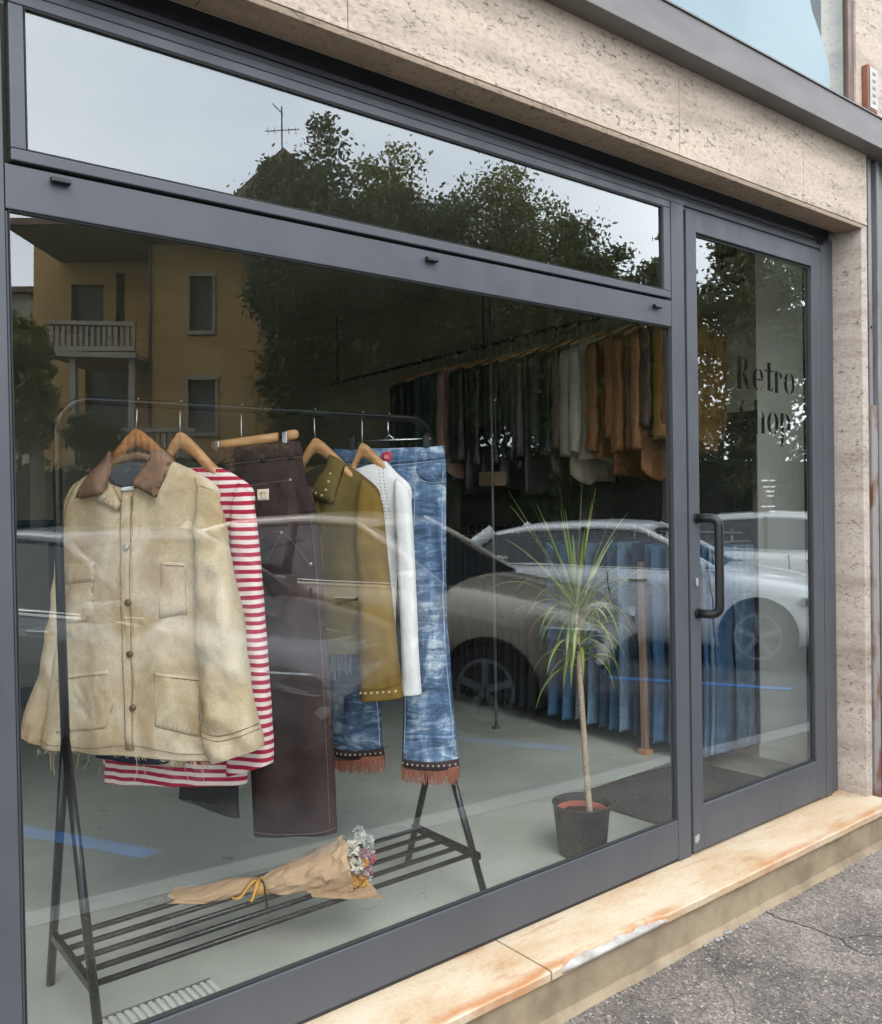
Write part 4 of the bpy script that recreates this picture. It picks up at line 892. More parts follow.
for x, k, lab in ((.72, 3, 'leftmost'), (1.05, 4, 'middle'), (1.36, 3, 'rightmost')):
    for j in range(k):
        mb = MB(); z0 = 1.226+j*.034
        mb.loft([[V3(x+s_*.13*q, 3.58+.14*p_*q, z0+h_) for s_, p_ in ((-1, -1), (1, -1), (1, 1), (-1, 1))] for q, h_ in ((.94, 0), (1, .008), (1, .024), (.93, .033))])
        tag(mb.build('folded_jeans', DEN['dark'], None, smooth=False, bevel=.006), 'folded dark jeans in the %s pile on the back shelf unit, %s' % (lab, ('lowest', 'second from below', 'third from below', 'topmost')[j]), 'jeans', 'folded jeans on the shelf')
tag(MB().loft([[V3(*p, z) for p in ((3.06, .12), (3.96, .14), (3.90, .80), (3.02, .78))] for z in (.0008, .010)]).build('door_mat', DARKMAT, None, bevel=.003), 'charcoal door mat on the concrete floor inside the door', 'mat')
fv = thing('floor_vent', 'pale slatted floor vent close to the window in front of the rack', 'vent', (.90, .335, 0))
MB().box(.74, 1.06, .288, .294, .0008, .007).build('frame', GALV, fv); MB().box(.74, 1.06, .372, .378, .0008, .007).build('frame', GALV, fv)
for k in range(15): MB().box(.742+k*.0218, .754+k*.0218, .2945, .3715, .0008, .006).build('slat', P('pale_vent_slat', (.60, .61, .57), (.52, .53, .5), 9, .6) if k == 0 else bpy.data.materials['pale_vent_slat'], fv)
# ---- potted dracaena
PX, PY = 2.585, .30
pl_ = thing('potted_plant', 'slender dragon tree with strap leaves in a black pot', 'plant', (PX, PY, 0))
POTM = P('black_fabric_pot', (.014, .014, .015), (.03, .029, .029), 12, .6, 0, 14, .6, .008); TERR = P('terracotta', (.42, .12, .075), (.33, .09, .06), 8, .8)
pot = MB().lathe((PX, PY, 0), [(.088, .001), (.098, .05), (.104, .12), (.113, .195), (.117, .203), (.113, .205), (.106, .195), (.10, .14)], 40, False).build('pot', POTM, pl_, smooth=True)
MB().lathe((PX, PY, 0), [(.09, .10), (.0985, .166), (.1, .176), (.094, .178), (.088, .17), (.086, .13)], 36, False).build('inner_pot', TERR, pot, smooth=True)
n_ = 24; mb = MB(); rings = []
for k in range(8):
    r = .0005+.0865*k/7; rings.append([V3(PX+r*cos(2*pi*j/n_), PY+r*sin(2*pi*j/n_), .158+.006*noise.noise(V3(r*60*cos(2*pi*j/n_), r*60*sin(2*pi*j/n_), 2))) for j in range(n_)])
mb.loft(rings, True).build('soil', P('dark_soil', (.05, .03, .02), (.03, .018, .012), 60, .95, 0, 90, .8, .004), pot, smooth=True)
top = V3(PX+.02, PY+.03, .98); bs = V3(PX+.035, PY-.01, .155)
pts = []; rr = []
for k in range(90):
    f = k/89; p = bs.lerp(top, f)+V3(.012*sin(f*3.4), 0, 0)-V3(.035*f*(1-f)*2, 0, 0); pts.append(p); rr.append((.0125-.003*f)*(1+.10*(k % 2)+.05*noise.noise(p*40)))
MB().tube(pts, rr, 12).build('trunk', P('pale_ringed_bark', (.46, .36, .26), (.27, .20, .135), 70, .9, 0, 90, .5, .003, (1, 1, 3)), pl_, smooth=True)
def leaf_mat(name, a, b, tr=.25):
    m, n, l, p = newmat(name); v = coords(n, l)
    l.new(ramp(n, l, noisef(n, l, v, 7, 3), [(.35, b), (.65, a)]), p.inputs['Base Color']); p.inputs['Roughness'].default_value = .5; p.inputs['Specular IOR Level'].default_value = .3
    t_ = n.new('ShaderNodeBsdfTranslucent'); t_.inputs[0].default_value = (*[min(1, x*1.3) for x in a], 1); s = n.new('ShaderNodeMixShader'); s.inputs[0].default_value = tr
    o = n['Material Output']; l.new(p.outputs[0], s.inputs[1]); l.new(t_.outputs[0], s.inputs[2]); l.new(s.outputs[0], o.inputs[0]); return m
LEAF = [leaf_mat('strap_leaf_green', (.24, .32, .07), (.13, .20, .04)), leaf_mat('strap_leaf_pale', (.46, .48, .22), (.33, .37, .14)), leaf_mat('strap_leaf_dark', (.07, .125, .03), (.045, .085, .02))]
random.seed(23)
for k in range(84):
    f = random.random(); z0 = .74+.26*f; az = random.uniform(0, 2*pi); w = random.uniform(.0075, .0125)
    if k < 20: z0 = random.uniform(.94, 1.0); el = radians(random.uniform(42, 86)); L = random.uniform(.36, .54); droop = random.uniform(.1, 2.0)
    elif k < 34: el = radians(random.uniform(30, 60)); L = random.uniform(.34, .48); droop = random.uniform(3, 6)
    else: el = radians(random.uniform(-10, 55)); L = random.uniform(.22, .36); droop = random.uniform(5.5, 10)
    d = V3(cos(az)*cos(el), sin(az)*cos(el)*.62, sin(el)); p = bs.lerp(top, min(1, (z0-.155)/.825))
    side = V3(-sin(az), cos(az), 0); rings = []; m_ = 14
    for j in range(m_+1):
        t_ = j/m_; ww = w*(1-.97*t_**2.2)*min(1, .45+t_*4)
        up_ = d.cross(side).normalized()
        rings.append([p-side*ww, p-V3(0, 0, .0012)-up_*ww*.35, p+side*ww, p+V3(0, 0, .0008)-up_*ww*.3])
        p = p+d*(L/m_); d = (d+V3(0, 0, -droop/m_*.42*(.4+t_*1.2))).normalized()
        p.y = max(p.y, .052)
    MB().loft(rings).build('leaf', random.choice([LEAF[0], LEAF[0], LEAF[1], LEAF[2]]), pl_, smooth=True)
# ---- dried flowers in kraft paper
A, Bq, Cq = V3(1.02, .565, .188), V3(1.272, .452, .194), V3(1.515, .315, .244)
bq = thing('bouquet', 'dried flower bouquet wrapped in brown kraft paper on the rack shelf', 'bouquet', (1.3, .47, .175))
KRAFT = P('crumpled_kraft_paper', (.44, .29, .165), (.33, .205, .11), 5, .85, 0, 22, .6, .01)
def cone(path, seed, open_=True):
    rings = []
    for i, (c, rx, rz) in enumerate(path):
        ax = (path[min(i+1, len(path)-1)][0]-path[max(i-1, 0)][0]).normalized(); sd_ = ax.cross(V3(0, 0, 1)).normalized(); upv = sd_.cross(ax)
        ring = []
        for j in range(28):
            a = 2*pi*j/28; q = c+sd_*rx*cos(a)+upv*rz*sin(a); nn = noise.noise(V3(i*.55, j*.55, seed)); k = 1+.20*nn
            q = c+(q-c)*k+ax*.018*noise.noise(V3(j*.5, seed, i*.3)); q.z = max(q.z, .177)
            ring.append(q)
        rings.append(ring)
    return MB().loft(rings, False)
path = []
for k in range(15):
    f = k/14; c = Bq.lerp(Cq, f); r = .022+.072*f**.8; path.append((c+V3(0, 0, .0+.0*f), r, r*.92))
w_ = cone(path, 3).build('paper_wrap', KRAFT, bq, smooth=False); sm = w_.modifiers.new('thickness', 'SOLIDIFY'); sm.thickness = .0012
# front flap of the paper, lying open on the rods
mb = MB(); rows_ = []
for i in range(11):
    f = i/10; c = Bq.lerp(Cq, .45+.72*f); c.z = .180; hw = .045+.10*f*(1-.35*f)
    sd_ = V3(.30, .95, 0); rows_.append([c+V3(.0, -.045, 0)+sd_*hw*(t_/5-1)*.9+V3(0, 0, .010*abs(noise.noise(V3(i*.7, t_*.6, 1)))+.018*max(0, t_-7)*.3) for t_ in range(11)])
mb.loft(rows_, False, False); o = mb.build('paper_flap', KRAFT, bq); sm = o.modifiers.new('thickness', 'SOLIDIFY'); sm.thickness = .0012
# tail
path = []
for k in range(13):
    f = k/12; c = Bq.lerp(A, f); path.append((V3(c.x, c.y, .197+.006*sin(f*7)), .024+.030*min(1, f*1.7), .018+.006*sin(f*5)))
o = cone(path, 9).build('paper_tail', KRAFT, bq); sm = o.modifiers.new('thickness', 'SOLIDIFY'); sm.thickness = .0012
YEL = P('mustard_yellow_ribbon', (.62, .33, .025), (.48, .24, .02), 12, .6)
rb = MB()
for j in range(2):
    rings = []
    for i in range(4):
        c = Bq+V3(-.02+.012*i+.02*j, .008-.006*i, 0); rings.append([c+V3(.3*.028*cos(a), .95*.028*cos(a), .026*sin(a)) for a in [2*pi*q/20 for q in range(20)]])
    rb.loft(rings, False)
o = rb.build('ribbon', YEL, bq, smooth=True)
for dx, dy, L in ((-.075, .005, .12), (-.05, -.045, .10), (.0, -.05, .06)):
    p0 = Bq+V3(-.015, -.025, .024); rings = []
    for i in range(9):
        f = i/8; q = p0+V3(dx*f*1.3, dy*f, -.018*f+.016*sin(f*6)); q.z = max(.182 if L > .09 else .13, q.z - (.07*f*f if L < .09 else 0)); rings.append([q+V3(.0, -.008, 0), q+V3(0, .008, .003), q+V3(0, .008, .0042), q+V3(0, -.008, .0012)])
    MB().loft(rings).build('ribbon_end', YEL, o, smooth=True)
FLW = dict(white=P('dried_white_petals', (.72, .68, .58), (.6, .55, .44), 40, .9), pink=P('dried_pink_petals', (.50, .10, .13), (.36, .06, .10), 40, .9), yellow=P('dried_yellow_petals', (.66, .33, .02), (.5, .24, .02), 40, .9), grey=P('silver_grey_foliage', (.45, .47, .45), (.32, .34, .33), 40, .9), mauve=P('dusty_mauve_petals', (.42, .25, .25), (.32, .18, .2), 40, .9))
ax = (Cq-Bq).normalized(); sx = ax.cross(V3(0, 0, 1)).normalized(); ux = sx.cross(ax)
random.seed(5)
front = V3(-.47, -.88, 0)
fl = [('white', .022, .050, .03, .028), ('white', .034, .010, .055, .026), ('white', .050, .066, .0, .022), ('yellow', .022, -.034, .060, .020), ('yellow', .052, -.045, .048, .021), ('yellow', .062, .012, .050, .015), ('mauve', .060, .036, .036, .021), ('mauve', .068, -.012, .040, .021), ('pink', .088, .006, .012, .017), ('pink', .080, -.030, .022, .014),
      ('pink', .086, .036, -.01, .013), ('grey', .074, .060, .010, .024), ('grey', .078, .022, .0, .024), ('grey', .066, -.048, .010, .022), ('white', .070, .050, -.03, .018), ('grey', .05, .085, -.01, .020), ('mauve', .045, .02, -.04, .022), ('white', .05, -.02, -.03, .022)]
for c, a, b, q_, r in fl:
    r *= 1.12; p = Cq+V3(.92, -.25, .0)*(a*1.1-.022)+V3(0, 0, 1)*(b*1.05+.002)+front*q_*1.1; mb = MB()
    for k in range(46 if c != 'grey' else 60):
        d = V3(random.gauss(0, 1), random.gauss(0, 1), random.gauss(0, 1)).normalized(); s1 = d.cross(V3(.3, .2, .9)).normalized()*r*(.26 if c != 'grey' else .10); d2 = d*r*random.uniform(.75, 1.1); s2 = d.cross(s1).normalized()*r*.12
        q = p+d2*.25; mb.add([q, p+d2*.8-s1+s2, p+d2, p+d2*.8+s1+s2, p+d2*.62-s2], [(0, 1, 2), (0, 2, 3), (0, 4, 1), (0, 3, 4), (1, 4, 2), (3, 2, 4)])
    mb.build('flower', FLW[c], bq)
# ------------------------------------------------------------------ the street behind the photographer (seen mirrored in the glass)
def vp(px, py, D): return CAM+ray(px, py)*D          # a point of the mirrored view, D metres deep; MB.mirror() carries it across the glass plane to where it stands
def mreal(p): return V3(p.x, -p.y, p.z)
def leaf_cloud(center, rad3, clumps, per, size, seed, shell=.55, flat=.9):
    rng = random.Random(seed); vs = []; fs = []
    for c in range(clumps):
        while True:
            d = V3(rng.gauss(0, 1), rng.gauss(0, 1), rng.gauss(0, 1)).normalized()
            k = shell+(1-shell)*rng.random()
            k *= .82+.36*noise.noise(d*2.2+V3(seed*1.7, 0, 0))
            break
        cc = V3(center.x+d.x*rad3[0]*k, center.y+d.y*rad3[1]*k, center.z+d.z*rad3[2]*k); cs = rng.uniform(.16, .34)*min(rad3)
        for j in range(per):
            p = cc+V3(rng.gauss(0, .5), rng.gauss(0, .5), rng.gauss(0, .38))*cs
            n_ = V3(rng.gauss(0, 1), rng.gauss(0, 1), rng.gauss(0, 1)+.5).normalized(); t = n_.orthogonal().normalized(); b_ = n_.cross(t); a = rng.uniform(0, 2*pi)
            t, b_ = t*cos(a)+b_*sin(a), b_*cos(a)-t*sin(a); s_ = size*rng.uniform(.6, 1.3); o = len(vs)
            vs += [p-t*s_, p+b_*s_*.5, p+t*s_, p-b_*s_*.5]; fs.append((o, o+1, o+2, o+3))
    return vs, fs
FOL = [leaf_mat('deep_green_foliage', (.055, .068, .024), (.028, .040, .014), .25), leaf_mat('olive_green_foliage', (.080, .092, .028), (.040, .050, .016), .3), leaf_mat('yellow_green_foliage', (.15, .155, .04), (.07, .08, .022), .3)]
BARK = P('grey_brown_bark', (.13, .10, .075), (.07, .055, .04), 8, .9, 0, 20, .8, .02, (1, 1, .3))
def tree(px, py, D, rx, rz, seed, mat, clumps, per, size, label, name='street_tree', shell=.45):
    c = mreal(vp(px, py, D)); R = (rx*D/FPX, rx*D/FPX, rz*D/FPX)
    t = thing(name, label, 'tree', (c.x, c.y, ROAD_Z), 0, 'trees across the street')
    rng = random.Random(seed); z0 = c.z-R[2]*.35; base = V3(c.x, c.y, ROAD_Z)
    r0_ = .10+.03*R[0]; mb = MB().tube([base, base.lerp(V3(c.x+.1, c.y, z0), .5)+V3(.06, .04, 0), V3(c.x+.1, c.y, z0), V3(c.x, c.y, c.z+R[2]*.5)], [r0_*1.3, r0_, r0_*.8, r0_*.3], 10)
    mb.build('trunk', BARK, t, smooth=True)
    for k in range(6):
        a = rng.uniform(0, 2*pi); s_ = V3(c.x+.1, c.y, z0+R[2]*.12*k); e = V3(c.x+cos(a)*R[0]*.75, c.y+sin(a)*R[1]*.75, s_.z+R[2]*rng.uniform(.2, .5))
        MB().tube([s_, s_.lerp(e, .5)+V3(0, 0, .15), e], [r0_*.45, r0_*.3, .02], 7).build('limb', BARK, t, smooth=True)
    vs, fs = leaf_cloud(c, R, clumps, per, size, seed, shell)
    MB().add(vs, fs).build('crown', mat, t, recalc=False)
    return t
tree(288, 262, 15.6, 50, 122, 21, FOL[0], 260, 170, .052, 'dark tree standing closest to the yellow house gable', shell=.25)
tree(326, 315, 15, 80, 212, 1, FOL[0], 330, 200, .052, 'tall dense dark green tree beside the yellow house across the street', shell=.25)
tree(390, 265, 17, 66, 150, 12, FOL[2], 250, 150, .052, 'yellowish green tree rising between two dark trees across the street', shell=.25)
tree(445, 335, 16, 86, 205, 2, FOL[0], 300, 200, .052, 'broad dark tree in the middle of the row across the street', shell=.25)
tree(512, 290, 18, 68, 150, 13, FOL[2], 230, 150, .052, 'yellow green see-through tree behind the dark ones across the street', shell=.25)
tree(580, 365, 14, 76, 180, 3, FOL[1], 260, 190, .048, 'olive green tree of middle height right of the yellow green one', shell=.25)
tree(664, 340, 13, 42, 125, 4, FOL[1], 90, 120, .046, 'slim loose tree right of the olive green one', shell=.25)
tree(755, 340, 12, 66, 190, 5, FOL[1], 230, 120, .046, 'loose olive tree with sky showing through, mirrored in the door', shell=.15)
tree(850, 360, 13, 80, 190, 6, FOL[0], 160, 150, .052, 'dark tree at the far right of the street row', shell=.25)
tree(390, 400, 21, 130, 150, 14, FOL[0], 220, 150, .10, 'wide dark tree filling the gap behind the street row, left one', shell=.2)
tree(600, 410, 21, 150, 150, 15, FOL[0], 240, 150, .10, 'wide dark tree filling the gap behind the street row, right one', shell=.2)
tree(28, 385, 12.5, 34, 85, 7, FOL[2], 90, 100, .05, 'light green garden shrub tree left of the yellow house balcony', 'garden_tree')
tree(95, 440, 14, 30, 36, 8, FOL[1], 50, 80, .045, 'small olive garden shrub under the yellow house balcony', 'garden_tree')
tree(-30, 330, 14, 36, 110, 9, FOL[0], 90, 90, .06, 'dark garden tree at the far left of the yellow house', 'garden_tree')
def hedge(px0, px1, ytop, D, seed, label):
    a, b = mreal(vp(px0, 505, D)), mreal(vp(px1, 505, D)); top_ = vp((px0+px1)/2, ytop, D).z
    t = thing('hedge', label, 'hedge', ((a.x+b.x)/2, (a.y+b.y)/2, ROAD_Z)); rng = random.Random(seed); vs = []; fs = []
    d = (b-a); L = d.length; d = d/L; nn = V3(-d.y, d.x, 0)
    for k in range(int(L*520)):
        z = ROAD_Z+(top_-ROAD_Z)*rng.random()**.8; p = a+d*rng.uniform(0, L)+nn*rng.choice([-.45, .45, rng.uniform(-.45, .45)])*1.0; p.z = z+.12*noise.noise(p*1.3)
        n_ = V3(rng.gauss(0, 1), rng.gauss(0, 1), rng.gauss(0, 1)).normalized(); t1 = n_.orthogonal().normalized(); t2 = n_.cross(t1); s_ = .10*rng.uniform(.6, 1.3); o = len(vs)
        vs += [p-t1*s_, p+t2*s_*.5, p+t1*s_, p-t2*s_*.5]; fs.append((o, o+1, o+2, o+3))
    MB().add(vs, fs).build('foliage', FOL[0], t, recalc=False)
    MB().obox((a+b)/2*1.0+V3(0, 0, (ROAD_Z+top_)/2-(a.z+b.z)/2-.08), d*(L/2), nn*.30, V3(0, 0, (top_-ROAD_Z)/2-.1)).build('core', FOL[0], t)
hedge(-120, 240, 462, 15.2, 31, 'clipped dark hedge in front of the yellow house garden')
hedge(240, 560, 448, 17, 32, 'long dark hedge under the row of street trees')
hedge(560, 1000, 452, 15, 33, 'dark hedge at the right end of the street tree row')
# ---- yellow house with balcony
OCHRE = P('yellow_ochre_render', (.40, .255, .095), (.33, .205, .075), 1.2, .9, 0, 20, .3, .004); STONEH = P('pale_house_trim', (.31, .27, .21), (.25, .22, .17), 5, .9)
DARKW = P('dark_shutter_paint', (.07, .075, .06), (.05, .052, .045), 8, .6); ROOFM = P('brown_roof_tiles', (.16, .10, .07), (.09, .06, .045), 14, .9); SOFF = P('dark_wood_soffit', (.085, .06, .04), (.06, .042, .03), 9, .9)
hb = mreal(vp(160, 505, 18)); HS = thing('house', 'yellow two storey house with a balcony and wide eaves across the street', 'house', (hb.x, hb.y, ROAD_Z))
FH = V3(fw.x, fw.y, 0).normalized()
def hp(name, polys, m, parent=None, **k):
    """prisms: pixel outline on a plane D deep, carried back by t metres"""
    mb = MB()
    for poly, D, t in polys: mb.prism([vp(x, y, D) for x, y in poly], FH*t)
    return mb.mirror().build(name, m, parent or HS, **k)
def R4(x0, y0, x1, y1): return [(x0, y0), (x1, y0), (x1, y1), (x0, y1)]
def wall(name, x0, y0, x1, y1, D, t, holes, m):
    xs_ = sorted({x0, x1, *[h[0] for h in holes], *[h[2] for h in holes]}); ys_ = sorted({y0, y1, *[h[1] for h in holes], *[h[3] for h in holes]}); pl = []
    for i in range(len(xs_)-1):
        for j in range(len(ys_)-1):
            cx_, cy_ = (xs_[i]+xs_[i+1])/2, (ys_[j]+ys_[j+1])/2
            if not any(h[0] < cx_ < h[2] and h[1] < cy_ < h[3] for h in holes): pl.append((R4(xs_[i], ys_[j], xs_[i+1], ys_[j+1]), D, t))
    return hp(name, pl, m)
hw = [(190, 276, 213, 331), (189, 380, 216, 432), (262, 276, 285, 331)]
wall('wall', 149, 222, 340, 540, 18, .35, hw, OCHRE)
hp('rear_volume', [(R4(152, 224, 338, 540), 18.6, 5)], OCHRE)
wall('loggia_wall', 34, 232, 158, 540, 19.4, .3, [(72, 284, 104, 352), (116, 272, 125, 344), (86, 366, 128, 440)], OCHRE)
hp('loggia_rear_volume', [(R4(36, 234, 150, 540), 19.95, 4)], OCHRE)
for (a, b, c, d) in hw:
    w1 = hp('window', [(R4(a, b, c, d), 18.22, .05)], DARKW); hp('surround', [(R4(a-4, b-5, c+4, b-.3), 17.93, .06), (R4(a-3, d+.3, c+3, d+4), 17.93, .06), (R4(a-3, b, a-.2, d), 17.96, .03), (R4(c+.2, b, c+3, d), 17.96, .03)], STONEH, w1)
for (a, b, c, d) in ((72, 284, 104, 352), (116, 272, 125, 344), (86, 366, 128, 440)): hp('door', [(R4(a, b, c, d), 19.6, .05)], DARKW)
hp('balcony_slab', [([(48, 351), (136, 353), (136, 358), (48, 356)], 17.2, 2.1)], STONEH)
hp('balcony_rail', [([(49, 320), (135, 322), (135, 326), (49, 324)], 17.22, .14), (R4(49, 321, 53, 325), 17.37, 1.9), (R4(49, 346, 135, 351), 17.23, .12)], STONEH)
for k in range(15): hp('baluster', [(R4(51+k*5.8, 326.3, 54+k*5.8, 345.7), 17.25, .08)], STONEH)
for x in (70, 129): hp('column', [(R4(x, 358.5, x+6, 540), 17.35, .16)], STONEH)
hp('terrace_rail', [(R4(76, 428, 196, 432), 17.22, .14)], STONEH)
for k in range(17): hp('terrace_baluster', [(R4(79+k*6.5, 432.3, 82+k*6.5, 458), 17.25, .08)], STONEH)
hp('downpipe', [(R4(148.5, 236, 151, 540), 17.9, .06)], DARKW)
hp('eave_soffit', [(R4(6, 224, 352, 227), 16.9, 8)], SOFF)
hp('gutter', [(R4(4, 217, 354, 223.5), 16.8, .1)], ROOFM)
mb = MB(); e0, e1, e2, e3 = vp(4, 218, 16.8), vp(354, 218, 16.8), vp(354, 218, 16.8)+FH*9, vp(4, 218, 16.8)+FH*9
rz_ = e0.z+1.35; q0 = e0.lerp(e2, .5)+(e0-e1)*.22; q1 = e0.lerp(e2, .5)+(e1-e0)*.22; q0.z = q1.z = rz_
mb.add([e0, e1, e2, e3, q0, q1], [(0, 1, 5, 4), (1, 2, 5), (2, 3, 4, 5), (3, 0, 4), (0, 3, 2, 1)]); mb.mirror().build('roof', ROOFM, HS)
hp('attic_gable', [([(212, 214), (284, 147), (360, 214)], 21.5, 5)], ROOFM)
an = MB(); p = vp(282, 150, 22.5)
an.tube([vp(283, 165, 22.5), vp(282.5, 106, 22.5)], .022, 6); an.tube([vp(266, 131, 22.5), vp(300, 129, 22.5)], .014, 5); an.tube([vp(273, 103, 22.5), vp(284, 114, 22.5)], .014, 5)
for k in range(5): an.tube([vp(268+k*7, 127, 22.5), vp(269+k*7, 134, 22.5)], .009, 4)
an.mirror().build('antenna', FRAME_D, HS)
# far pale building left of the house
FB = thing('apartment_building', 'pale far apartment building seen past the left end of the yellow house', 'building', tuple(mreal(vp(-10, 505, 40))[:2])+(ROAD_Z,))
hp('wall', [(R4(-160, 292, 30, 520), 40, 8)], STONEH, FB); hp('roof', [(R4(-166, 286, 34, 291.5), 39.5, 9)], ROOFM, FB)
for i in range(4):
    for j in range(3): hp('window', [(R4(-60+i*22, 310+j*50, -50+i*22, 335+j*50), 39.95, .04)], DARKW, FB)
# ---- parked cars
def car_paint(name, c, metal=.35):
    m, n, l, p = newmat(name); v = coords(n, l)
    l.new(ramp(n, l, noisef(n, l, v, 2.5, 3), [(.35, tuple(x*.92 for x in c)), (.65, c)]), p.inputs['Base Color'])
    p.inputs['Metallic'].default_value = metal; p.inputs['Roughness'].default_value = .35; p.inputs['Coat Weight'].default_value = .8; p.inputs['Coat Roughness'].default_value = .06; return m
CGL = P('dark_car_glass', (.02, .024, .026), (.015, .018, .02), 2, .05, 0, spec=.8); TYRE = P('tyre_rubber', (.018, .018, .018), (.012, .012, .012), 20, .85); RIM = P('alloy_rim', (.22, .225, .23), (.16, .165, .17), 6, .35, .1)
LENS = P('headlight_lens', (.55, .58, .60), (.30, .32, .34), 9, .1, .2); REDL = P('red_tail_lens', (.30, .01, .012), (.2, .01, .01), 9, .2)
def interp(tab, x):
    for (a, *va), (b, *vb) in zip(tab[:-1], tab[1:]):
        if a <= x <= b:
            f = (x-a)/(b-a); return [p_+(q-p_)*f for p_, q in zip(va, vb)]
    return tab[0][1:] if x < tab[0][0] else tab[-1][1:]
def car(label, corner, H, paint, heading, L=4.4, W=1.82, group='cars parked nose to the kerb behind the photographer'):
    """corner = ground position of the front end of its left flank"""
    h = V3(cos(heading), sin(heading), 0); r = V3(sin(heading), -cos(heading), 0); c = V3(corner[0], corner[1], 0)-h*L/2+r*W/2
    t = thing('parked_car', label, 'car', (c.x, c.y, ROAD_Z+.004), heading, group)
    k = L/4.4; kz = H/1.5; hw_ = W/2
    # x, bottom z, top z, half width factor
    prof = [(-2.2, .42, .78, .80), (-2.1, .30, .98, .89), (-1.75, .22, 1.05, .97), (-1.0, .20, 1.06, 1.0), (.0, .20, 1.03, 1.0), (.75, .20, 1.01, 1.0), (1.2, .20, .965, .985), (1.7, .22, .88, .95), (2.0, .26, .79, .87), (2.14, .33, .67, .78), (2.2, .40, .57, .70)]
    rings = []
    for i in range(61):
        x = -2.2+4.4*i/60; zb, zt, w = interp(prof, x); w *= hw_; zb *= kz; zt *= kz; m_ = (zb+zt)/2
        half = [(w*.0, zb), (w*.86, zb), (w*.97, zb+.07), (w*1.0, m_-.06), (w*.985, m_+.04), (w*1.0, zt-.17*kz), (w*.975, zt-.06), (w*.90, zt-.012), (w*.70, zt+.012), (w*.35, zt+.03), (0, zt+.035)]
        rings.append([V3(x*k, -y, z) for y, z in half]+[V3(x*k, y, z) for y, z in half[-2:0:-1]])
    MB().loft(rings).build('body', paint, t, smooth=True, local=True)
    gh = [(-2.02, 1.0, .80), (-1.55, 1.38, .70), (-1.1, 1.47, .66), (-.3, 1.505, .65), (.15, 1.48, .66), (.5, 1.30, .71), (1.02, 1.0, .80)]
    rings = []
    for i in range(45):
        x = -2.02+3.04*i/44; zt, w = interp(gh, x); zt *= kz; base = .985*kz; f = (zt-base)/(.52*kz); wb = .90*hw_; wt = wb-(wb-.70*hw_)*max(0, f)
        half = [(0, base-.03), (wb, base-.03), (wb-(wb-wt)*.9, zt-.05*max(0, f)), (wt*.82, zt-.008), (0, zt+.008)]
        rings.append([V3(x*k, -y, z) for y, z in half]+[V3(x*k, y, z) for y, z in half[-2:0:-1]])
    MB().loft(rings).build('glasshouse', CGL, t, smooth=False, local=True)
    rings = []
    for i in range(25):
        x = -1.66+1.92*i/24; zt, w = interp(gh, x); zt = zt*kz+.004; wt = .735*hw_
        half = [(wt+.012, zt-.075), (wt+.008, zt-.03), (wt*.85, zt+.004), (wt*.5, zt+.018), (0, zt+.024)]
        rings.append([V3(x*k, -y, z) for y, z in half]+[V3(x*k, y, z) for y, z in half[-2::-1]])
    MB().loft(rings, True).build('roof', paint, t, smooth=True, local=True)
    for s_ in (-1, 1):
        pp = lambda x, y, z: V3(x*k, s_*y*hw_, z*kz)
        MB().tube([pp(1.0, .905, .985), pp(.55, .82, 1.25), pp(.15, .74, 1.455)], .032, 8).build('front_pillar', paint, t, smooth=True, local=True)
        MB().tube([pp(-.45, .915, .985), pp(-.45, .745, 1.45)], .03, 8).build('door_pillar', BLACKPL, t, smooth=True, local=True)
        MB().tube([pp(-2.0, .90, .985), pp(-1.72, .83, 1.25), pp(-1.5, .74, 1.42)], .075, 8).build('rear_pillar', paint, t, smooth=True, local=True)
        MB().tube([pp(1.0, .945, 1.0), pp(.0, .965, 1.02), pp(-1.2, .955, 1.04), pp(-1.8, .92, 1.03)], .011, 6).build('window_trim', CHROME, t, smooth=True, local=True)
        MB().obox(pp(.78, 1.06, 1.05), (.09, 0, 0), (0, .10, 0), (0, 0, .065)).build('mirror', paint, t, local=True, bevel=.03)
        for x in (.93, -.12, -1.17): MB().tube([pp(x, .978, .30), pp(x, 1.001, .52), pp(x, .992, .72), pp(x-.02, 1.002, .84), pp(x-.03, .983, .97)], .006, 5).build('door_seam', BLACKPL, t, local=True)
        for x in (.18, -.85): MB().obox(pp(x, 1.005, .90), (.10, 0, 0), (0, .018, 0), (0, 0, .014)).build('door_handle', CHROME, t, local=True, bevel=.008)
        MB().loft([[pp(x, .60, z), pp(x-.02, .80, z+.05), pp(x-.34, .965, z+.075), pp(x-.40, .965, z+.01), pp(x-.02, .83, z-.06), pp(x+.01, .62, z-.08)] for x, z in ((2.11, .675), (2.165, .665))]).build('headlight', LENS, t, local=True)
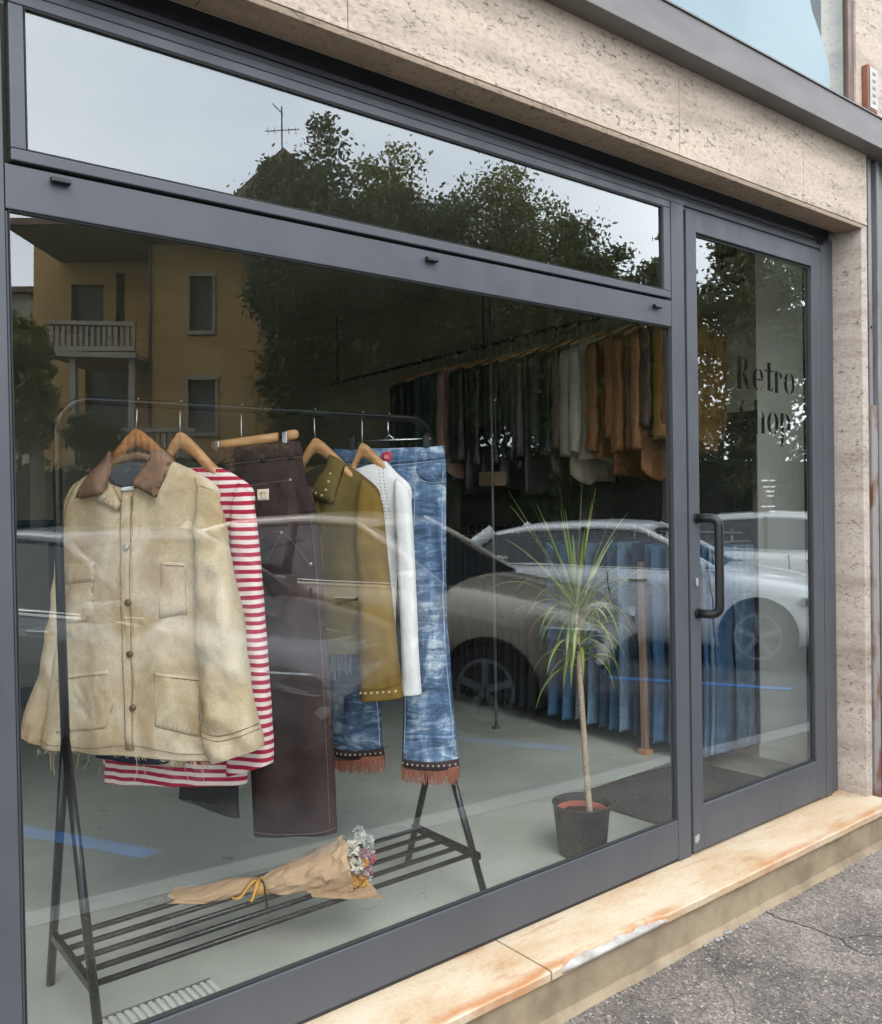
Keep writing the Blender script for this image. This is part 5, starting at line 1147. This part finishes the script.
        MB().obox(pp(-2.09, .72, .86), (.05, 0, 0), (0, .17, 0), (0, 0, .06)).build('tail_light', REDL, t, local=True, bevel=.02)
        for x in (1.36, -1.34):
            cx_ = x*k; yy = s_*hw_
            MB().loft([[V3(cx_+.385*cos(a), yo, .335+.385*sin(a)) for a in [2*pi*q/36 for q in range(36)]] for yo in (yy*.62, yy*1.004)]).build('wheel_arch', BLACKPL, t, local=True)
            wr = MB().loft([[V3(cx_+rr_*cos(a), yo, .33+rr_*sin(a)) for a in [2*pi*q/36 for q in range(36)]] for yo, rr_ in ((yy*.72, .30), (yy*.74, .33), (yy*.98, .33), (yy*1.012, .315), (yy*1.016, .235))]).build('wheel', TYRE, t, smooth=False, local=True)
            mb = MB().loft([[V3(cx_+rr_*cos(a), yo, .33+rr_*sin(a)) for a in [2*pi*q/36 for q in range(36)]] for yo, rr_ in ((yy*1.0, .232), (yy*1.019, .232), (yy*1.019, .205), (yy*1.017, .204))], False)
            for q in range(5):
                a = 2*pi*q/5+.3; d_ = V3(cos(a), 0, sin(a)); e_ = V3(-sin(a), 0, cos(a)); mb.obox(V3(cx_, yy*1.02, .33)+d_*.12, d_*.105, e_*.026, V3(0, .008, 0))
            mb.build('rim', RIM, wr, local=True)
    MB().obox(V3(2.175*k, 0, .47*kz), (.03, 0, 0), (0, .50, 0), (0, 0, .10)).build('grille', BLACKPL, t, local=True, bevel=.02)
    return t
HD = radians(62)
car('dark silver hatchback parked nose to the kerb, nearest the shop window', (2.42, -2.15), 1.56, car_paint('dark_silver_paint', (.16, .165, .17)), HD, 4.3)
car('bronze crossover parked nose to the kerb beside the dark silver hatchback', (4.70, -2.05), 1.62, car_paint('bronze_paint', (.42, .365, .295)), HD)
car('white saloon parked nose to the kerb right of the bronze crossover', (8.30, -2.05), 1.46, car_paint('white_car_paint', (.74, .75, .76), .0), HD)
car('white hatchback parked at the right end of the row', (11.6, -2.0), 1.50, car_paint('white_hatchback_paint', (.70, .70, .69), .0), HD, 4.2)
